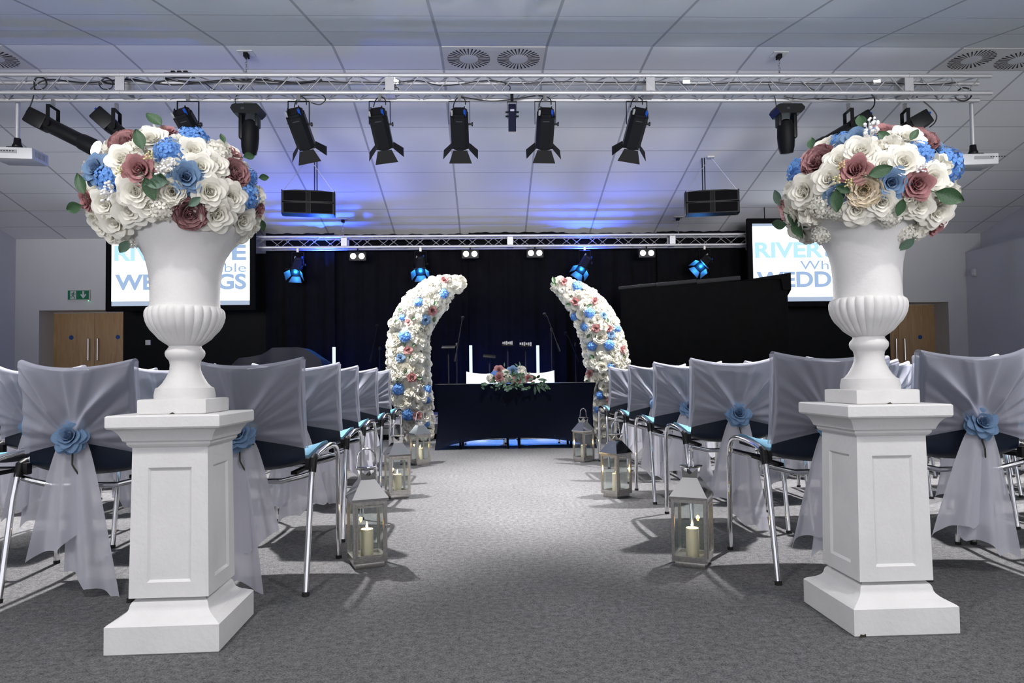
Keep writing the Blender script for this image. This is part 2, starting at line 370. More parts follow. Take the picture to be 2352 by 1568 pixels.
# door openings in the back wall
dl0 = atY(90, 713, YB); dl1x = atY(300, 713, YB).x; dzl = dl0.z
dr1 = atY(2178, 693, YB); dr0x = atY(2020, 693, YB).x; dzr = dr1.z
bw = MB()
def quadY(mb, x0, x1, z0, z1, Y): mb.add([(x0, Y, z0), (x1, Y, z0), (x1, Y, z1), (x0, Y, z1)], [(0, 1, 2, 3)])
quadY(bw, XL, dl0.x, 0, ZW, YB); quadY(bw, dl0.x, dl1x, dzl, ZW, YB); quadY(bw, dl1x, dr0x, 0, ZW, YB)
quadY(bw, dr0x, dr1.x, dzr, ZW, YB); quadY(bw, dr1.x, XR+0.5, 0, ZW, YB)
YD = 13.28
for x0, x1, z in ((dl0.x, dl1x, dzl), (dr0x, dr1.x, dzr)):   # reveals
    bw.add([(x0, YB, 0), (x0, YD+.1, 0), (x0, YD+.1, z), (x0, YB, z)], [(0, 1, 2, 3)]); bw.add([(x1, YB, 0), (x1, YD+.1, 0), (x1, YD+.1, z), (x1, YB, z)], [(0, 1, 2, 3)])
    bw.add([(x0, YB, z), (x1, YB, z), (x1, YD+.1, z), (x0, YD+.1, z)], [(0, 1, 2, 3)])
struct('wall_back', bw, m_wall)
lw = MB(); lw.add([(XL, -4, 0), (XL, YB, 0), (XL, YB, 5), (XL, -4, 5)], [(0, 1, 2, 3)]); struct('wall_left', lw, m_wall)
ZLEDGE = atY(2219, 580, YB).z
rw = MB(); rw.prism([(XR, 0), (XR+0.7, 0), (XR+0.7, 5), (XRU, 5), (XRU, ZLEDGE), (XR, ZLEDGE)], 1, -4, YB-0.001)
struct('wall_right', rw, m_wall)

# double doors in the recesses
def double_door(nm, px_l, px_seam, px_r, py_top, side, labelside):
    zt = atY(px_seam, py_top, YD).z; xs = atY(px_seam, 760, YD).x; W = 0.80
    root = thing(nm, None, None); root['kind'] = 'structure'
    fr = MB(); f = 0.05
    fr.box((xs-W-f/2, YD+0.02, zt/2), (f, 0.1, zt)); fr.box((xs+W+f/2, YD+0.02, zt/2), (f, 0.1, zt)); fr.box((xs, YD+0.02, zt+f/2), (2*W+2*f, 0.1, f))
    fr.build('door_frame', m_wall, root, False)
    for s in (-1, 1):
        lf = MB(); lf.box((xs+s*(W/2+0.002), YD+0.03, zt/2), (W-0.006, 0.045, zt-0.01), b=0.002)
        leaf = lf.build('door_leaf', m_wood, root)
        hx = xs+s*0.085
        h = MB(); za, zb = atY(px_seam, 778, YD).z, atY(px_seam, 827, YD).z
        h.tube([(hx, YD, za), (hx, YD-0.055, za), (hx, YD-0.055, zb), (hx, YD, zb)], 0.011, 8); h.build('pull_handle', m_chrome, leaf)
        b = MB(); b.lathe([(0.0001, 0), (0.042, 0), (0.042, 0.004), (0.0001, 0.004)], 20, Matrix.Translation((xs+s*0.43, YD+0.008, (za+0.03))) @ Matrix.Rotation(pi/2, 4, 'X'))
        tag(b.build('door_notice', mat('blue_notice', (0.01, 0.08, 0.3), 0.5), leaf), 'round blue notice disc')
        if s < 0 or True:
            k = MB(); k.lathe([(0.0001, 0), (0.025, 0), (0.025, 0.01), (0.0001, 0.012)], 16, Matrix.Translation((hx, YD+0.006, atY(px_seam, 844, YD).z)) @ Matrix.Rotation(pi/2, 4, 'X')); k.build('lock', m_chrome, leaf)
        hg = MB()
        for zz in (zt-0.22, 1.0, 0.25): hg.box((xs+s*(W+0.002), YD-0.0, zz), (0.014, 0.02, 0.1))
        hg.build('hinge', m_brush, leaf)
double_door('door_1', 127, 217, 283, 718, 1, 'l')
double_door('door_2', 1990, 2064, 2147, 700, -1, 'r')

# dark painted panels flanking the stage, and the black drapes
def dark_panel(nm, px0, px1, Y):
    x0 = atY(px0, 760, Y).x; x1 = atY(px1, 760, Y).x
    mb = MB(); mb.box(((x0+x1)/2, Y+0.05, 1.55), (x1-x0, 0.1, 3.1)); struct(nm, mb, m_dark)
dark_panel('trim_1', 283, 640, 12.62); dark_panel('trim_2', 1690, 2044, 12.62)

def drape(nm, px0, px1, Y, ztop, label, seed):
    x0 = atY(px0, 700, Y).x; x1 = atY(px1, 700, Y).x; rnd = random.Random(seed)
    ph = [rnd.uniform(0, 6.28) for _ in range(4)]
    n = int((x1-x0)/0.03)
    def fn(u, v):
        x = x0+(x1-x0)*u
        return (x, Y+0.03*sin(x*16+ph[0])+0.02*sin(x*37+ph[1])*(0.5+0.5*v), 0.20+(ztop-0.20)*v)
    mb = MB(); mb.grid(fn, n, 6); o = mb.build(nm, m_curt); tag(o, label, 'curtain', 'black drapes behind the stage'); return o
ZBT = atY(1100, 560, 12.3).z
edges = [(612, 770), (766, 1081), (1078, 1300), (1297, 1516), (1512, 1716)]
dl = ['black stage drape hanging next to the covered keyboard', 'black stage drape between the first and second glowing tubes',
      'black stage drape behind the signing table', 'black stage drape behind the tilted microphone stand', 'black stage drape above the big black booth']
for (a, b), l, k in zip(edges, dl, range(9)): drape('stage_drape', a, b, 12.40+0.11*(k % 2), slope_h(12.45)-0.12, l, k)

# stage
stg = thing('stage', 'low carpeted stage platform behind the signing table', 'stage')
SY = 9.15; SZ = 0.20; sx0, sx1 = -5.2, 5.4
mb = MB(); mb.box(((sx0+sx1)/2, (SY+12.6)/2, SZ-0.02), (sx1-sx0, 12.6-SY, 0.04)); mb.build('deck', m_stage, stg, False)
mb = MB(); mb.box(((sx0+sx1)/2, SY+0.02, SZ-0.075), (sx1-sx0, 0.03, 0.11)); mb.build('fascia', m_stagef, stg, False)
mb = MB(); mb.box(((sx0+sx1)/2, (SY+12.6)/2+0.1, 0.07), (sx1-sx0-0.2, 12.6-SY-0.2, 0.14)); mb.build('plinth', m_black, stg, False)

# wall fittings
sg = thing('exit_sign', 'green and white emergency exit sign with running man and down arrow above doors', 'sign', atY(183, 678, YB))
mb = MB(); mb.box((0, -0.02, 0), (0.40, 0.04, 0.20), b=0.004); mb.build('housing', m_ceilwhite, sg)
mb = MB(); mb.box((0, -0.0425, 0), (0.375, 0.003, 0.165)); mb.build('green_panel', mat('exit_green', (0.0, 0.16, 0.07), 0.5), sg, False)
mb = MB(); mb.box((-0.09, -0.0445, 0), (0.105, 0.002, 0.15))
mb.prism([(0.075, 0.07), (0.105, 0.07), (0.105, 0.0), (0.13, 0.02), (0.145, 0.005), (0.09, -0.065), (0.035, 0.005), (0.05, 0.02), (0.075, 0.0)], 1, -0.0455, -0.0435)
mb.build('white_pictogram_panel', mat('sign_white', (0.55, 0.58, 0.6), 0.5), sg, False)
mb = MB(); mb.lathe([(0.0001, 0), (0.011, 0), (0.011, 0.001), (0.0001, 0.001)], 12, Matrix.Translation((-0.078, -0.0458, 0.052)) @ Matrix.Rotation(pi/2, 4, 'X'))
for a, b, r in (((-0.082, 0.036), (-0.097, 0.0), 0.011), ((-0.086, 0.03), (-0.062, 0.012), 0.005), ((-0.062, 0.012), (-0.048, 0.02), 0.005), ((-0.088, 0.033), (-0.112, 0.03), 0.005),
                ((-0.112, 0.03), (-0.122, 0.012), 0.005), ((-0.094, 0.0), (-0.075, -0.028), 0.0065), ((-0.075, -0.028), (-0.066, -0.065), 0.0065), ((-0.1, 0.0), (-0.112, -0.03), 0.0065), ((-0.112, -0.03), (-0.138, -0.036), 0.0065)):
    ax, az = a; bx, bz = b; L = hypot(bx-ax, bz-az); nx, nz = -(bz-az)/L*r, (bx-ax)/L*r
    mb.prism([(ax+nx, az+nz), (bx+nx, bz+nz), (bx-nx, bz-nz), (ax-nx, az-nz)], 1, -0.0462, -0.0447)
mb.build('running_figure', mat('exit_green_dark', (0.0, 0.13, 0.06), 0.5), sg, False)
mb = MB(); mb.sphere((0.175, -0.03, -0.103), 0.007); mb.build('indicator_led', glow('green_led', (0.1, 1.0, 0.35), 6), sg)
p = atY(337, 786, 12.56)
sw = MB(); sw.box((0, 0, 0), (0.09, 0.02, 0.09), b=0.004); o = thing('wall_switch', 'small white switch plate on the dark wall beside the stage', 'switch', (p.x, 12.61, p.z)); sw.build('plate', m_ceilwhite, o)
sw = MB()
for k in (-1, 1): sw.box((k*0.018, -0.012, 0), (0.025, 0.008, 0.04), b=0.002)
sw.build('rocker', m_ceilwhite, o)
p = atY(2217, 626, YB-0.25)
o = thing('motion_sensor', 'small white motion sensor on the pale corner wall', 'sensor', (XR-0.0, YB-0.25, p.z))
mb = MB(); mb.box((-0.03, 0, 0), (0.06, 0.09, 0.13), b=0.012); mb.build('case', m_ceilwhite, o)
mb = MB(); mb.sphere((-0.055, 0, -0.02), 0.03, 12, 8, (0.5, 1, 1)); mb.build('lens', mat('milky_lens', (0.7, 0.7, 0.7), 0.3), o)

# ceiling diffusers in the flat ridge strip
m_slot = mat('slot_shadow_void', (0.01, 0.01, 0.01), 0.9)
def vent(tile, label):
    xa = CX0+1.2*tile; xc = xa+0.6; yc = (YF+YN)/2
    t = thing('ceiling_vent', label, 'vent', (xc, yc, ZR), 0, 'round swirl vents in the ceiling ridge')
    mb = MB(); mb.box((0, 0, -0.004), (1.17, 0.575, 0.008)); mb.build('panel', mat('vent_cream_metal', (0.62, 0.60, 0.57), 0.5), t, False)
    for s in (-1, 1):
        bl = MB()
        for k in range(32):
            a = 2*pi*k/32; M = Matrix.Translation((s*0.29, 0, -0.0105)) @ Matrix.Rotation(a, 4, 'Z')
            bl.add([(0.11, 0.002, 0), (0.25, 0.009, 0), (0.25, -0.009, 0), (0.11, -0.002, 0), (0.11, 0.002, .004), (0.25, 0.009, .004), (0.25, -0.009, .004), (0.11, -0.002, .004)], [(0, 1, 2, 3), (4, 7, 6, 5), (0, 4, 5, 1), (1, 5, 6, 2), (2, 6, 7, 3), (3, 7, 4, 0)], M)
        bl.build('swirl_slots', m_slot, t, False)
        hb = MB(); hb.lathe([(0.0001, -0.014), (0.04, -0.013), (0.1, -0.0085), (0.1, -0.006)], 24, Matrix.Translation((s*0.29, 0, 0))); hb.build('hub', m_ceilwhite, t)
vent(0, 'pair of round swirl vents in the ridge above the aisle')
vent(5, 'pair of round swirl vents above the booth-side end of the lighting truss')
vent(-5, 'pair of round swirl vents above the exit-sign side of the ridge')

# ------------------------------------------------------------------ pedestals and urns
def square_lathe(prof, n=1):
    mb = MB(); m = len(prof); V = []; F = []
    for r, z in prof:
        V += [(-r, -r, z), (r, -r, z), (r, r, z), (-r, r, z)]
    for i in range(m-1):
        for k in range(4): F.append((4*i+k, 4*i+(k+1) % 4, 4*i+4+(k+1) % 4, 4*i+4+k))
    F.append((3, 2, 1, 0)); F.append(tuple(4*(m-1)+k for k in range(4)))
    return mb.add(V, F)
def pedestal(FL, FR, BK, label, back_is_right):
    a = atZ(*FL); b = atZ(*FR); c = atZ(*BK)
    if back_is_right: ctr = (a+c)/2
    else: ctr = (b+c)/2
    W = (a-b).length; rz = atan2(b.y-a.y, b.x-a.x)
    t = thing('pedestal', label, 'pedestal', (ctr.x, ctr.y, 0), rz, 'white plaster pedestals flanking the aisle')
    h = 0.163
    base = square_lathe([(h-0.004, 0), (h, 0.004), (h, 0.082), (h-0.005, 0.087), (h-0.026, 0.098)])
    base.build('base_block', m_plaster, t, angle=20)
    og = []
    for i in range(9):
        u = i/8; og.append((h-0.027-0.043*(u+0.13*sin(2*pi*u)), 0.098+0.052*u))
    sk = square_lathe(og+[(h-0.071, 0.158), (h-0.074, 0.165)]); sk.build('skirt', m_plaster, t, angle=20)
    # shaft with a sunk panel on each face
    hs = 0.116; hs2 = 0.110; z0, z1 = 0.150, 0.600
    sh = MB()
    def P(u, z, d=0.0):
        r = hs+(hs2-hs)*(z-z0)/(z1-z0); return (u, -(r-d), z)
    for k in range(4):
        M = Matrix.Rotation(k*pi/2, 4, 'Z')
        rr = lambda z: hs+(hs2-hs)*(z-z0)/(z1-z0)
        pw, pz0, pz1 = 0.064, 0.195, 0.535; iw = 0.058; d = 0.007
        V = [P(-rr(z0), z0), P(rr(z0), z0), P(rr(z1), z1), P(-rr(z1), z1), P(-pw, pz0), P(pw, pz0), P(pw, pz1), P(-pw, pz1),
             P(-iw, pz0+.007, d), P(iw, pz0+.007, d), P(iw, pz1-.007, d), P(-iw, pz1-.007, d)]
        F = [(0, 1, 5, 4), (1, 2, 6, 5), (2, 3, 7, 6), (3, 0, 4, 7), (4, 5, 9, 8), (5, 6, 10, 9), (6, 7, 11, 10), (7, 4, 8, 11), (8, 9, 10, 11)]
        sh.add(V, F, M)
    sh.build('shaft', m_plaster, t, False)
    cp = [(0.110, 0.595), (0.118, 0.600), (0.122, 0.606), (0.122, 0.612), (0.128, 0.616)]
    for i in range(9):
        u = i/8; cp.append((0.130+0.026*(1-cos(u*pi/2))+0.004*sin(u*pi), 0.617+0.036*sin(u*pi/2)))
    cp += [(0.161, 0.655), (0.164, 0.660), (0.164, 0.690), (0.160, 0.694)]
    c_ = square_lathe(cp); c_.build('cap', m_plaster, t, angle=25)
    if not back_is_right:
        ck = MB(); ck.add([(-h+.014, -h-.0006, 0.0), (-h+.036, -h-.0006, 0.0), (-h+.034, -h-.0006, .011), (-h+.028, -h-.0006, .008), (-h+.018, -h-.0006, .010)], [(0, 1, 2, 3, 4)]); tag(ck.build('chipped_spot', m_stem, t, False), 'dark chip in the white paint')
    return t, ctr, rz
pL, cL, rL = pedestal((247.6, 1505.8), (501, 1496.6), (575.2, 1413.2), 'white plaster pedestal with panelled shaft on the exit-sign side of the aisle', True)
pR, cR, rR = pedestal((1964, 1464.3), (2193.6, 1457.4), (1857.6, 1383), 'white plaster pedestal with panelled shaft on the booth side of the aisle', False)

URN_PX = [(905, 63.5), (898, 64), (890, 62.5), (881, 60.5), (879, 55), (870, 47), (860, 41), (850, 36), (840, 32.5), (828, 31.5), (820, 33), (817, 34.5), (813, 38), (808, 41), (802, 42), (797, 41), (792, 37), (788, 34), (785, 34)]
URN_BOWL = [(785, 34), (778, 44), (770, 54), (760, 62), (750, 71), (740, 77), (730, 81), (718, 83.5), (708, 83), (701, 80), (697, 75)]
URN_CUP = [(697, 74), (690, 73), (665, 73), (640, 74), (620, 76), (600, 80), (583, 85), (568, 93), (555, 102), (545, 110), (535, 118), (527, 124), (520, 127), (516, 126)]
def urn(ctr, rz, px_axis, label):
    Z0 = 0.694; z_of = None
    Y = ctr.y; k = Y/FPX/1.0
    t = thing('urn', label, 'urn', (ctr.x, ctr.y, Z0), rz, 'white fluted urns on pedestals')
    zb = atY(px_axis, 905, Y).z
    def prof(L): return [(r*k, atY(px_axis, y, Y).z - Z0 + OFF) for y, r in L]
    OFF = (Z0+0.045) - zb
    mb = MB(); mb.box((0, 0, 0.0225), (0.205, 0.205, 0.045), b=0.006); mb.build('plinth', m_urn, t)
    ck = MB(); ck.add([(-.008, -.1032, 0.0), (.012, -.1032, 0.0), (.004, -.1032, .006)], [(0, 1, 2)]); tag(ck.build('chipped_spot', m_stem, t, False), 'dark chip in the white paint')
    mb = MB(); mb.lathe(prof(URN_PX), 48); mb.build('stem', m_urn, t, angle=50)
    NL = 26
    def rf(a, z, i):
        f = min(1, i/2.0)*min(1, (len(URN_BOWL)-i)/1.5); return 1+0.035*f*(abs(cos(a*NL/2))-0.6)
    # finer bowl profile
    bp = prof(URN_BOWL); fine = []
    for i in range(len(bp)-1):
        for q in range(2): u = q/2; fine.append((bp[i][0]*(1-u)+bp[i+1][0]*u, bp[i][1]*(1-u)+bp[i+1][1]*u))
    fine.append(bp[-1]); n = len(fine)
    def rf2(a, z, i):
        f = min(1, i/4.0)*min(1, (n-1-i)/2.0); return 1+0.05*f*(abs(sin(a*NL/2))**0.7-0.75)
    mb = MB(); mb.lathe(fine, NL*8, rf=rf2); mb.build('fluted_bowl', m_urn, t, angle=60)
    cp = prof(URN_CUP); top = cp[-1]; cp += [(top[0]*0.93, top[1]), (top[0]*0.62, top[1]-0.04), (top[0]*0.5, top[1]-0.12), (0.03, top[1]-0.14)]
    mb = MB(); mb.lathe(cp, 64); mb.build('flared_cup', m_urn, t, angle=50)
    return Z0+top[1]
zrimL = urn(cL, rL, 420, 'white fluted urn holding flowers, standing on the exit-sign side pedestal')
zrimR = urn(cR, rR, 1989, 'white fluted urn holding flowers, standing on the booth side pedestal')

# ------------------------------------------------------------------ flowers
def petal(mb, M, w, h, cup, curl, ruf, rnd, nu=6, nv=4, tipround=0.6):
    ph = rnd.uniform(0, 6.28)
    def fn(u, v):
        s = u*2-1; wid = w*sin(pi*(0.10+0.60*v))**0.8
        x = wid*s; z = h*v*(1-0.26*s*s*v)
        y = cup*(s*s)*w*1.1*(0.4+0.6*v) - curl*h*(max(0, v-0.45)**2)*2.2 + ruf*h*sin(s*5+ph)*v*v
        return (x, y, z)
    mb.grid(fn, nu, nv, M)
def make_rose(R, layers, rnd, ruf=0.02, open_=1.0):
    # axis +Z, radius about R; layers: (count, ring, tilt, size)
    mb = MB()
    for (n, ring, tilt, size, curl) in layers:
        a0 = rnd.uniform(0, 6.28)
        for k in range(n):
            a = a0+2*pi*k/n+rnd.uniform(-.15, .15); t = tilt*open_+rnd.uniform(-.06, .06)
            M = Matrix.Rotation(a, 4, 'Z') @ Matrix.Translation((0, -ring*R, 0)) @ Matrix.Rotation(t, 4, 'X') 
            petal(mb, M, size*R*0.62, size*R, -0.55 if False else 0.5, curl, ruf, rnd)
    # heart bud
    prev = []
    for i in range(26):
        a = i*0.62; r = R*(0.03+0.010*i*0.8); prev.append((r*cos(a), r*sin(a), 0.0))
    zb, zt = R*0.25, R*0.80
    V = [(x, y, zb) for x, y, _ in prev]+[(x*1.12, y*1.12, zt-0.10*R*(i/26)) for i, (x, y, _) in enumerate(prev)]
    n = len(prev); mb.add(V, [(i, i+1, n+i+1, n+i) for i in range(n-1)])
    return mb
def rose_mesh(R, seed):
    rnd = random.Random(seed)
    L = [(4, 0.08, 0.0, 0.78, 0.08), (4, 0.15, 0.10, 0.84, 0.2), (5, 0.22, 0.22, 0.90, 0.4), (5, 0.27, 0.40, 0.95, 0.65), (6, 0.29, 0.62, 0.98, 0.85), (6, 0.26, 0.88, 1.0, 0.9), (6, 0.18, 1.18, 1.0, 0.7)]
    return make_rose(R, L, rnd).mesh('rose', True, 80)
def bud_mesh(R, seed):
    rnd = random.Random(seed)
    L = [(4, 0.10, 0.0, 1.05, 0.12), (4, 0.2, 0.06, 1.12, 0.2), (5, 0.32, 0.12, 1.15, 0.4), (5, 0.42, 0.20, 1.1, 0.6), (5, 0.44, 0.36, 1.0, 0.8)]
    return make_rose(R, L, rnd).mesh('rose', True, 80)
def peony_mesh(R, seed):
    rnd = random.Random(seed)
    L = [(7, 0.12, 0.1, 0.7, 0.1), (9, 0.2, 0.3, 0.75, 0.2), (9, 0.25, 0.55, 0.85, 0.25), (8, 0.25, 0.85, 0.95, 0.1), (8, 0.2, 1.1, 1.0, -0.1), (7, 0.12, 1.35, 1.0, -0.2)]
    return make_rose(R, L, rnd, ruf=0.07).mesh('peony', True, 80)
def hydrangea_mesh(R, seed, n=42):
    rnd = random.Random(seed); mb = MB(); ga = pi*(3-sqrt(5))
    for i in range(n):
        z = 1-1.55*(i+0.5)/n; r = sqrt(max(0, 1-z*z)); a = i*ga
        d = Vector((r*cos(a), r*sin(a), z)); q = d.to_track_quat('Z', 'Y').to_matrix().to_4x4()
        rr = R*rnd.uniform(0.84, 1.02); T = Matrix.Translation(d*rr) @ q @ Matrix.Rotation(rnd.uniform(0, 1.57), 4, 'Z') @ Matrix.Rotation(rnd.uniform(-.35, .35), 4, 'X')
        sz = R*0.30
        for k in range(4):
            P = T @ Matrix.Rotation(k*pi/2, 4, 'Z')
            mb.add([(0, 0, 0), (sz*.42, sz*.30, sz*.12), (sz*.42, -sz*.30, sz*.12), (sz*.85, sz*.34, sz*.16), (sz*.85, -sz*.34, sz*.16), (sz*1.08, 0, sz*.08)], [(0, 2, 1), (1, 2, 4, 3), (3, 4, 5)], P)
    mb.sphere((0, 0, 0), R*0.78, 10, 7)
    return mb.mesh('hydrangea', False)
def ruffle_mesh(R, seed, n=46):
    # carnation-like ball of frilled petals
    rnd = random.Random(seed); mb = MB(); ga = pi*(3-sqrt(5))
    for i in range(n):
        z = 1-1.5*(i+0.5)/n; r = sqrt(max(0, 1-z*z)); a = i*ga
        d = Vector((r*cos(a), r*sin(a), z)); q = d.to_track_quat('Z', 'Y').to_matrix().to_4x4()
        T = Matrix.Translation(d*R*0.45) @ q @ Matrix.Rotation(rnd.uniform(0, 6.28), 4, 'Z') @ Matrix.Rotation(rnd.uniform(-.3, .3), 4, 'X')
        petal(mb, T, R*0.36, R*0.62, 0.35, 0.5, 0.12, rnd, 4, 2)
    mb.sphere((0, 0, 0), R*0.55, 10, 7)
    return mb.mesh('ruffled_flower', True, 80)
def leaf_mb(L, Wd, seed=0):
    rnd = random.Random(seed); c = rnd.uniform(-.2, .2); mb = MB()
    def fn(u, v):
        s = u*2-1; wv = Wd*sin(pi*min(1, v*0.98+0.01))**0.8*(1-0.25*v)
        return (wv*s, L*v, 0.25*Wd*s*s - 0.16*L*v*v + c*L*v*v*0.5)
    mb.grid(fn, 4, 8); mb.tube([(0, -0.25*L, 0.0), (0, 0, 0)], Wd*0.06, 5); return mb
FL = {}
def fmesh(kind, i, m):
    key = (kind, i, m.name)
    if key not in FL:
        base = FL.get((kind, i))
        if base is None:
            f = {'rose': rose_mesh, 'bud': bud_mesh, 'peony': peony_mesh, 'hyd': hydrangea_mesh, 'ruf': ruffle_mesh}[kind]
            base = f(1.0 if kind != 'x' else 1, 100*i+len(kind)); FL[(kind, i)] = base
        me = base.copy(); me.materials.clear(); me.materials.append(m); FL[key] = me
    return FL[key]
def leafmesh(i, m):
    key = ('leaf', i, m.name)
    if key not in FL:
        me = leaf_mb(1.0, 0.32, i).mesh('leaf', True, 80); me.materials.append(m); FL[key] = me
    return FL[key]
def frame(n, spin=0.0):
    q = Vector(n).to_track_quat('Z', 'Y').to_matrix().to_4x4(); return q @ Matrix.Rotation(spin, 4, 'Z')
def put_flower(root, kind, i, m, pos, nrm, R, rnd, name, label=None, sink=0.4):
    loc = root.matrix_basis.translation
    M = Matrix.Translation(Vector(pos)-Vector(nrm)*R*sink) @ frame(nrm, rnd.uniform(0, 6.28)) @ Matrix.Scale(R, 4)
    o = inst(name, fmesh(kind, i, m), root, M)
    if label: o['label'] = label
    return o
def gyp_mesh(seed):
    rnd = random.Random(seed); mb = MB()
    for i in range(16):
        d = Vector((rnd.uniform(-.6, .6), rnd.uniform(-.6, .6), rnd.uniform(0.5, 1.2))); mb.sphere(d, 0.13, 6, 4)
        mb.tube([(0, 0, 0), d], 0.02, 4, False)
    return mb.mesh('blossom_sprig', True)
gypm = gyp_mesh(4); gypm.materials.append(m_gyp)
gypy = gypm.copy(); gypy.materials.clear(); gypy.materials.append(mat('pale_yellow_blossom', (0.65, 0.6, 0.3), 0.7))

# colours: (pixel x, pixel y, kind, colour, radius px)
W_, K_, P_, M_, B_, H_, I_, C_ = 'wrpmbhic'
ARR_L = [(444, 305, 'hyd', 'h', 36), (388, 345, 'hyd', 'h', 32), (288, 328, 'peony', 'm', 32), (427, 408, 'rose', 'b', 30), (323, 392, 'bud', 'p', 32), (540, 398, 'peony', 'm', 32), (437, 490, 'peony', 'M', 35),
         (568, 452, 'hyd', 'h', 34), (222, 388, 'rose', 'b', 27), (246, 410, 'hyd', 'h', 30), (590, 400, 'hyd', 'h', 24), (196, 460, 'bud', 'p', 22), (612, 482, 'bud', 'p', 20), (380, 290, 'bud', 'p', 20), (545, 350, 'bud', 'p', 22),
         (285, 367, 'rose', 'w', 30), (350, 322, 'rose', 'w', 28), (345, 300, 'ruf', 'w', 28), (447, 350, 'rose', 'w', 30), (460, 385, 'rose', 'w', 28), (495, 380, 'rose', 'w', 24), (480, 440, 'rose', 'w', 32), (315, 440, 'rose', 'w', 34),
         (300, 480, 'rose', 'w', 32), (370, 480, 'hyd', 'w', 30), (395, 440, 'peony', 'w', 28), (495, 490, 'rose', 'w', 36), (530, 455, 'rose', 'w', 30), (265, 505, 'rose', 'w', 32), (225, 515, 'rose', 'w', 32), (555, 505, 'rose', 'w', 28), (590, 520, 'ruf', 'w', 30), (395, 385, 'ruf', 'w', 26),
         (520, 350, 'rose', 'w', 30), (590, 450, 'ruf', 'w', 28), (245, 465, 'rose', 'w', 28), (340, 470, 'rose', 'w', 28), (410, 330, 'ruf', 'w', 26), (310, 345, 'ruf', 'w', 26), (238, 540, 'rose', 'w', 30), (585, 548, 'ruf', 'w', 26), (290, 548, 'hyd', 'w', 26), (545, 540, 'rose', 'w', 26), (210, 495, 'ruf', 'w', 24), (605, 500, 'rose', 'w', 26)]
ARR_R = [(1925, 318, 'hyd', 'h', 28), (1970, 325, 'rose', 'b', 32), (2028, 300, 'rose', 'p', 28), (2120, 315, 'peony', 'm', 36), (2110, 355, 'hyd', 'h', 33), (2183, 372, 'hyd', 'h', 40), (1880, 370, 'peony', 'm', 36), (1833, 390, 'hyd', 'h', 36),
         (1965, 393, 'bud', 'p', 32), (2102, 424, 'bud', 'p', 32), (1985, 437, 'peony', 'c', 36), (2047, 420, 'rose', 'b', 28), (1925, 448, 'rose', 'b', 24), (1832, 350, 'bud', 'P', 22), (1790, 482, 'bud', 'P', 26), (2150, 520, 'bud', 'p', 22), (2170, 340, 'rose', 'b', 22),
         (2072, 374, 'rose', 'w', 32), (2048, 335, 'ruf', 'w', 30), (1975, 350, 'rose', 'w', 32), (1928, 370, 'rose', 'w', 28), (1905, 412, 'rose', 'w', 30), (1848, 440, 'rose', 'w', 32), (1968, 480, 'rose', 'w', 30), (2025, 463, 'rose', 'w', 30),
         (2080, 468, 'ruf', 'w', 28), (2110, 470, 'rose', 'w', 28), (2150, 482, 'rose', 'w', 32), (1890, 475, 'hyd', 'w', 30), (1860, 490, 'ruf', 'w', 32), (1820, 530, 'rose', 'w', 32), (2140, 410, 'rose', 'w', 28), (1920, 480, 'hyd', 'w', 26), (2045, 495, 'hyd', 'w', 28),
         (1890, 335, 'rose', 'w', 30), (2080, 320, 'rose', 'w', 30), (2160, 440, 'ruf', 'w', 30), (2030, 380, 'rose', 'w', 24), (1820, 440, 'ruf', 'w', 28), (2010, 340, 'ruf', 'w', 24), (1842, 545, 'ruf', 'w', 26), (1885, 540, 'hyd', 'w', 24), (2110, 528, 'ruf', 'w', 26), (2172, 500, 'rose', 'w', 26), (2075, 540, 'hyd', 'w', 24), (1800, 505, 'ruf', 'w', 24)]
COLM = {'w': (m_white_p, 'white'), 'c': (m_cream_p, 'cream'), 'p': (m_pink_p, 'dusty pink'), 'P': (m_rosepale_p, 'pale pink'), 'm': (m_mauve_p, 'mauve'), 'M': (m_mauve_p, 'dark mauve'), 'b': (m_blue_p, 'dusty blue'), 'h': (m_hyd_p, 'blue')}
KN = {'rose': 'rose', 'bud': 'rose', 'peony': 'peony', 'hyd': 'hydrangea', 'ruf': 'carnation'}
def ray_ellipsoid(px, py, c, R):
    d = ray(px, py).normalized(); o = CAM-c
    A = sum((d[i]/R[i])**2 for i in range(3)); B = 2*sum(o[i]*d[i]/R[i]**2 for i in range(3)); Cc = sum((o[i]/R[i])**2 for i in range(3))-1
    disc = B*B-4*A*Cc
    if disc < 0: t = -B/(2*A)
    else: t = (-B-sqrt(disc))/(2*A)
    p = CAM+d*t
    if disc < 0:
        q = p-c; s = sqrt(sum((q[i]/R[i])**2 for i in range(3))); p = c+q/s
    n = Vector([(p[i]-c[i])/R[i]**2 for i in range(3)]).normalized(); return p, n
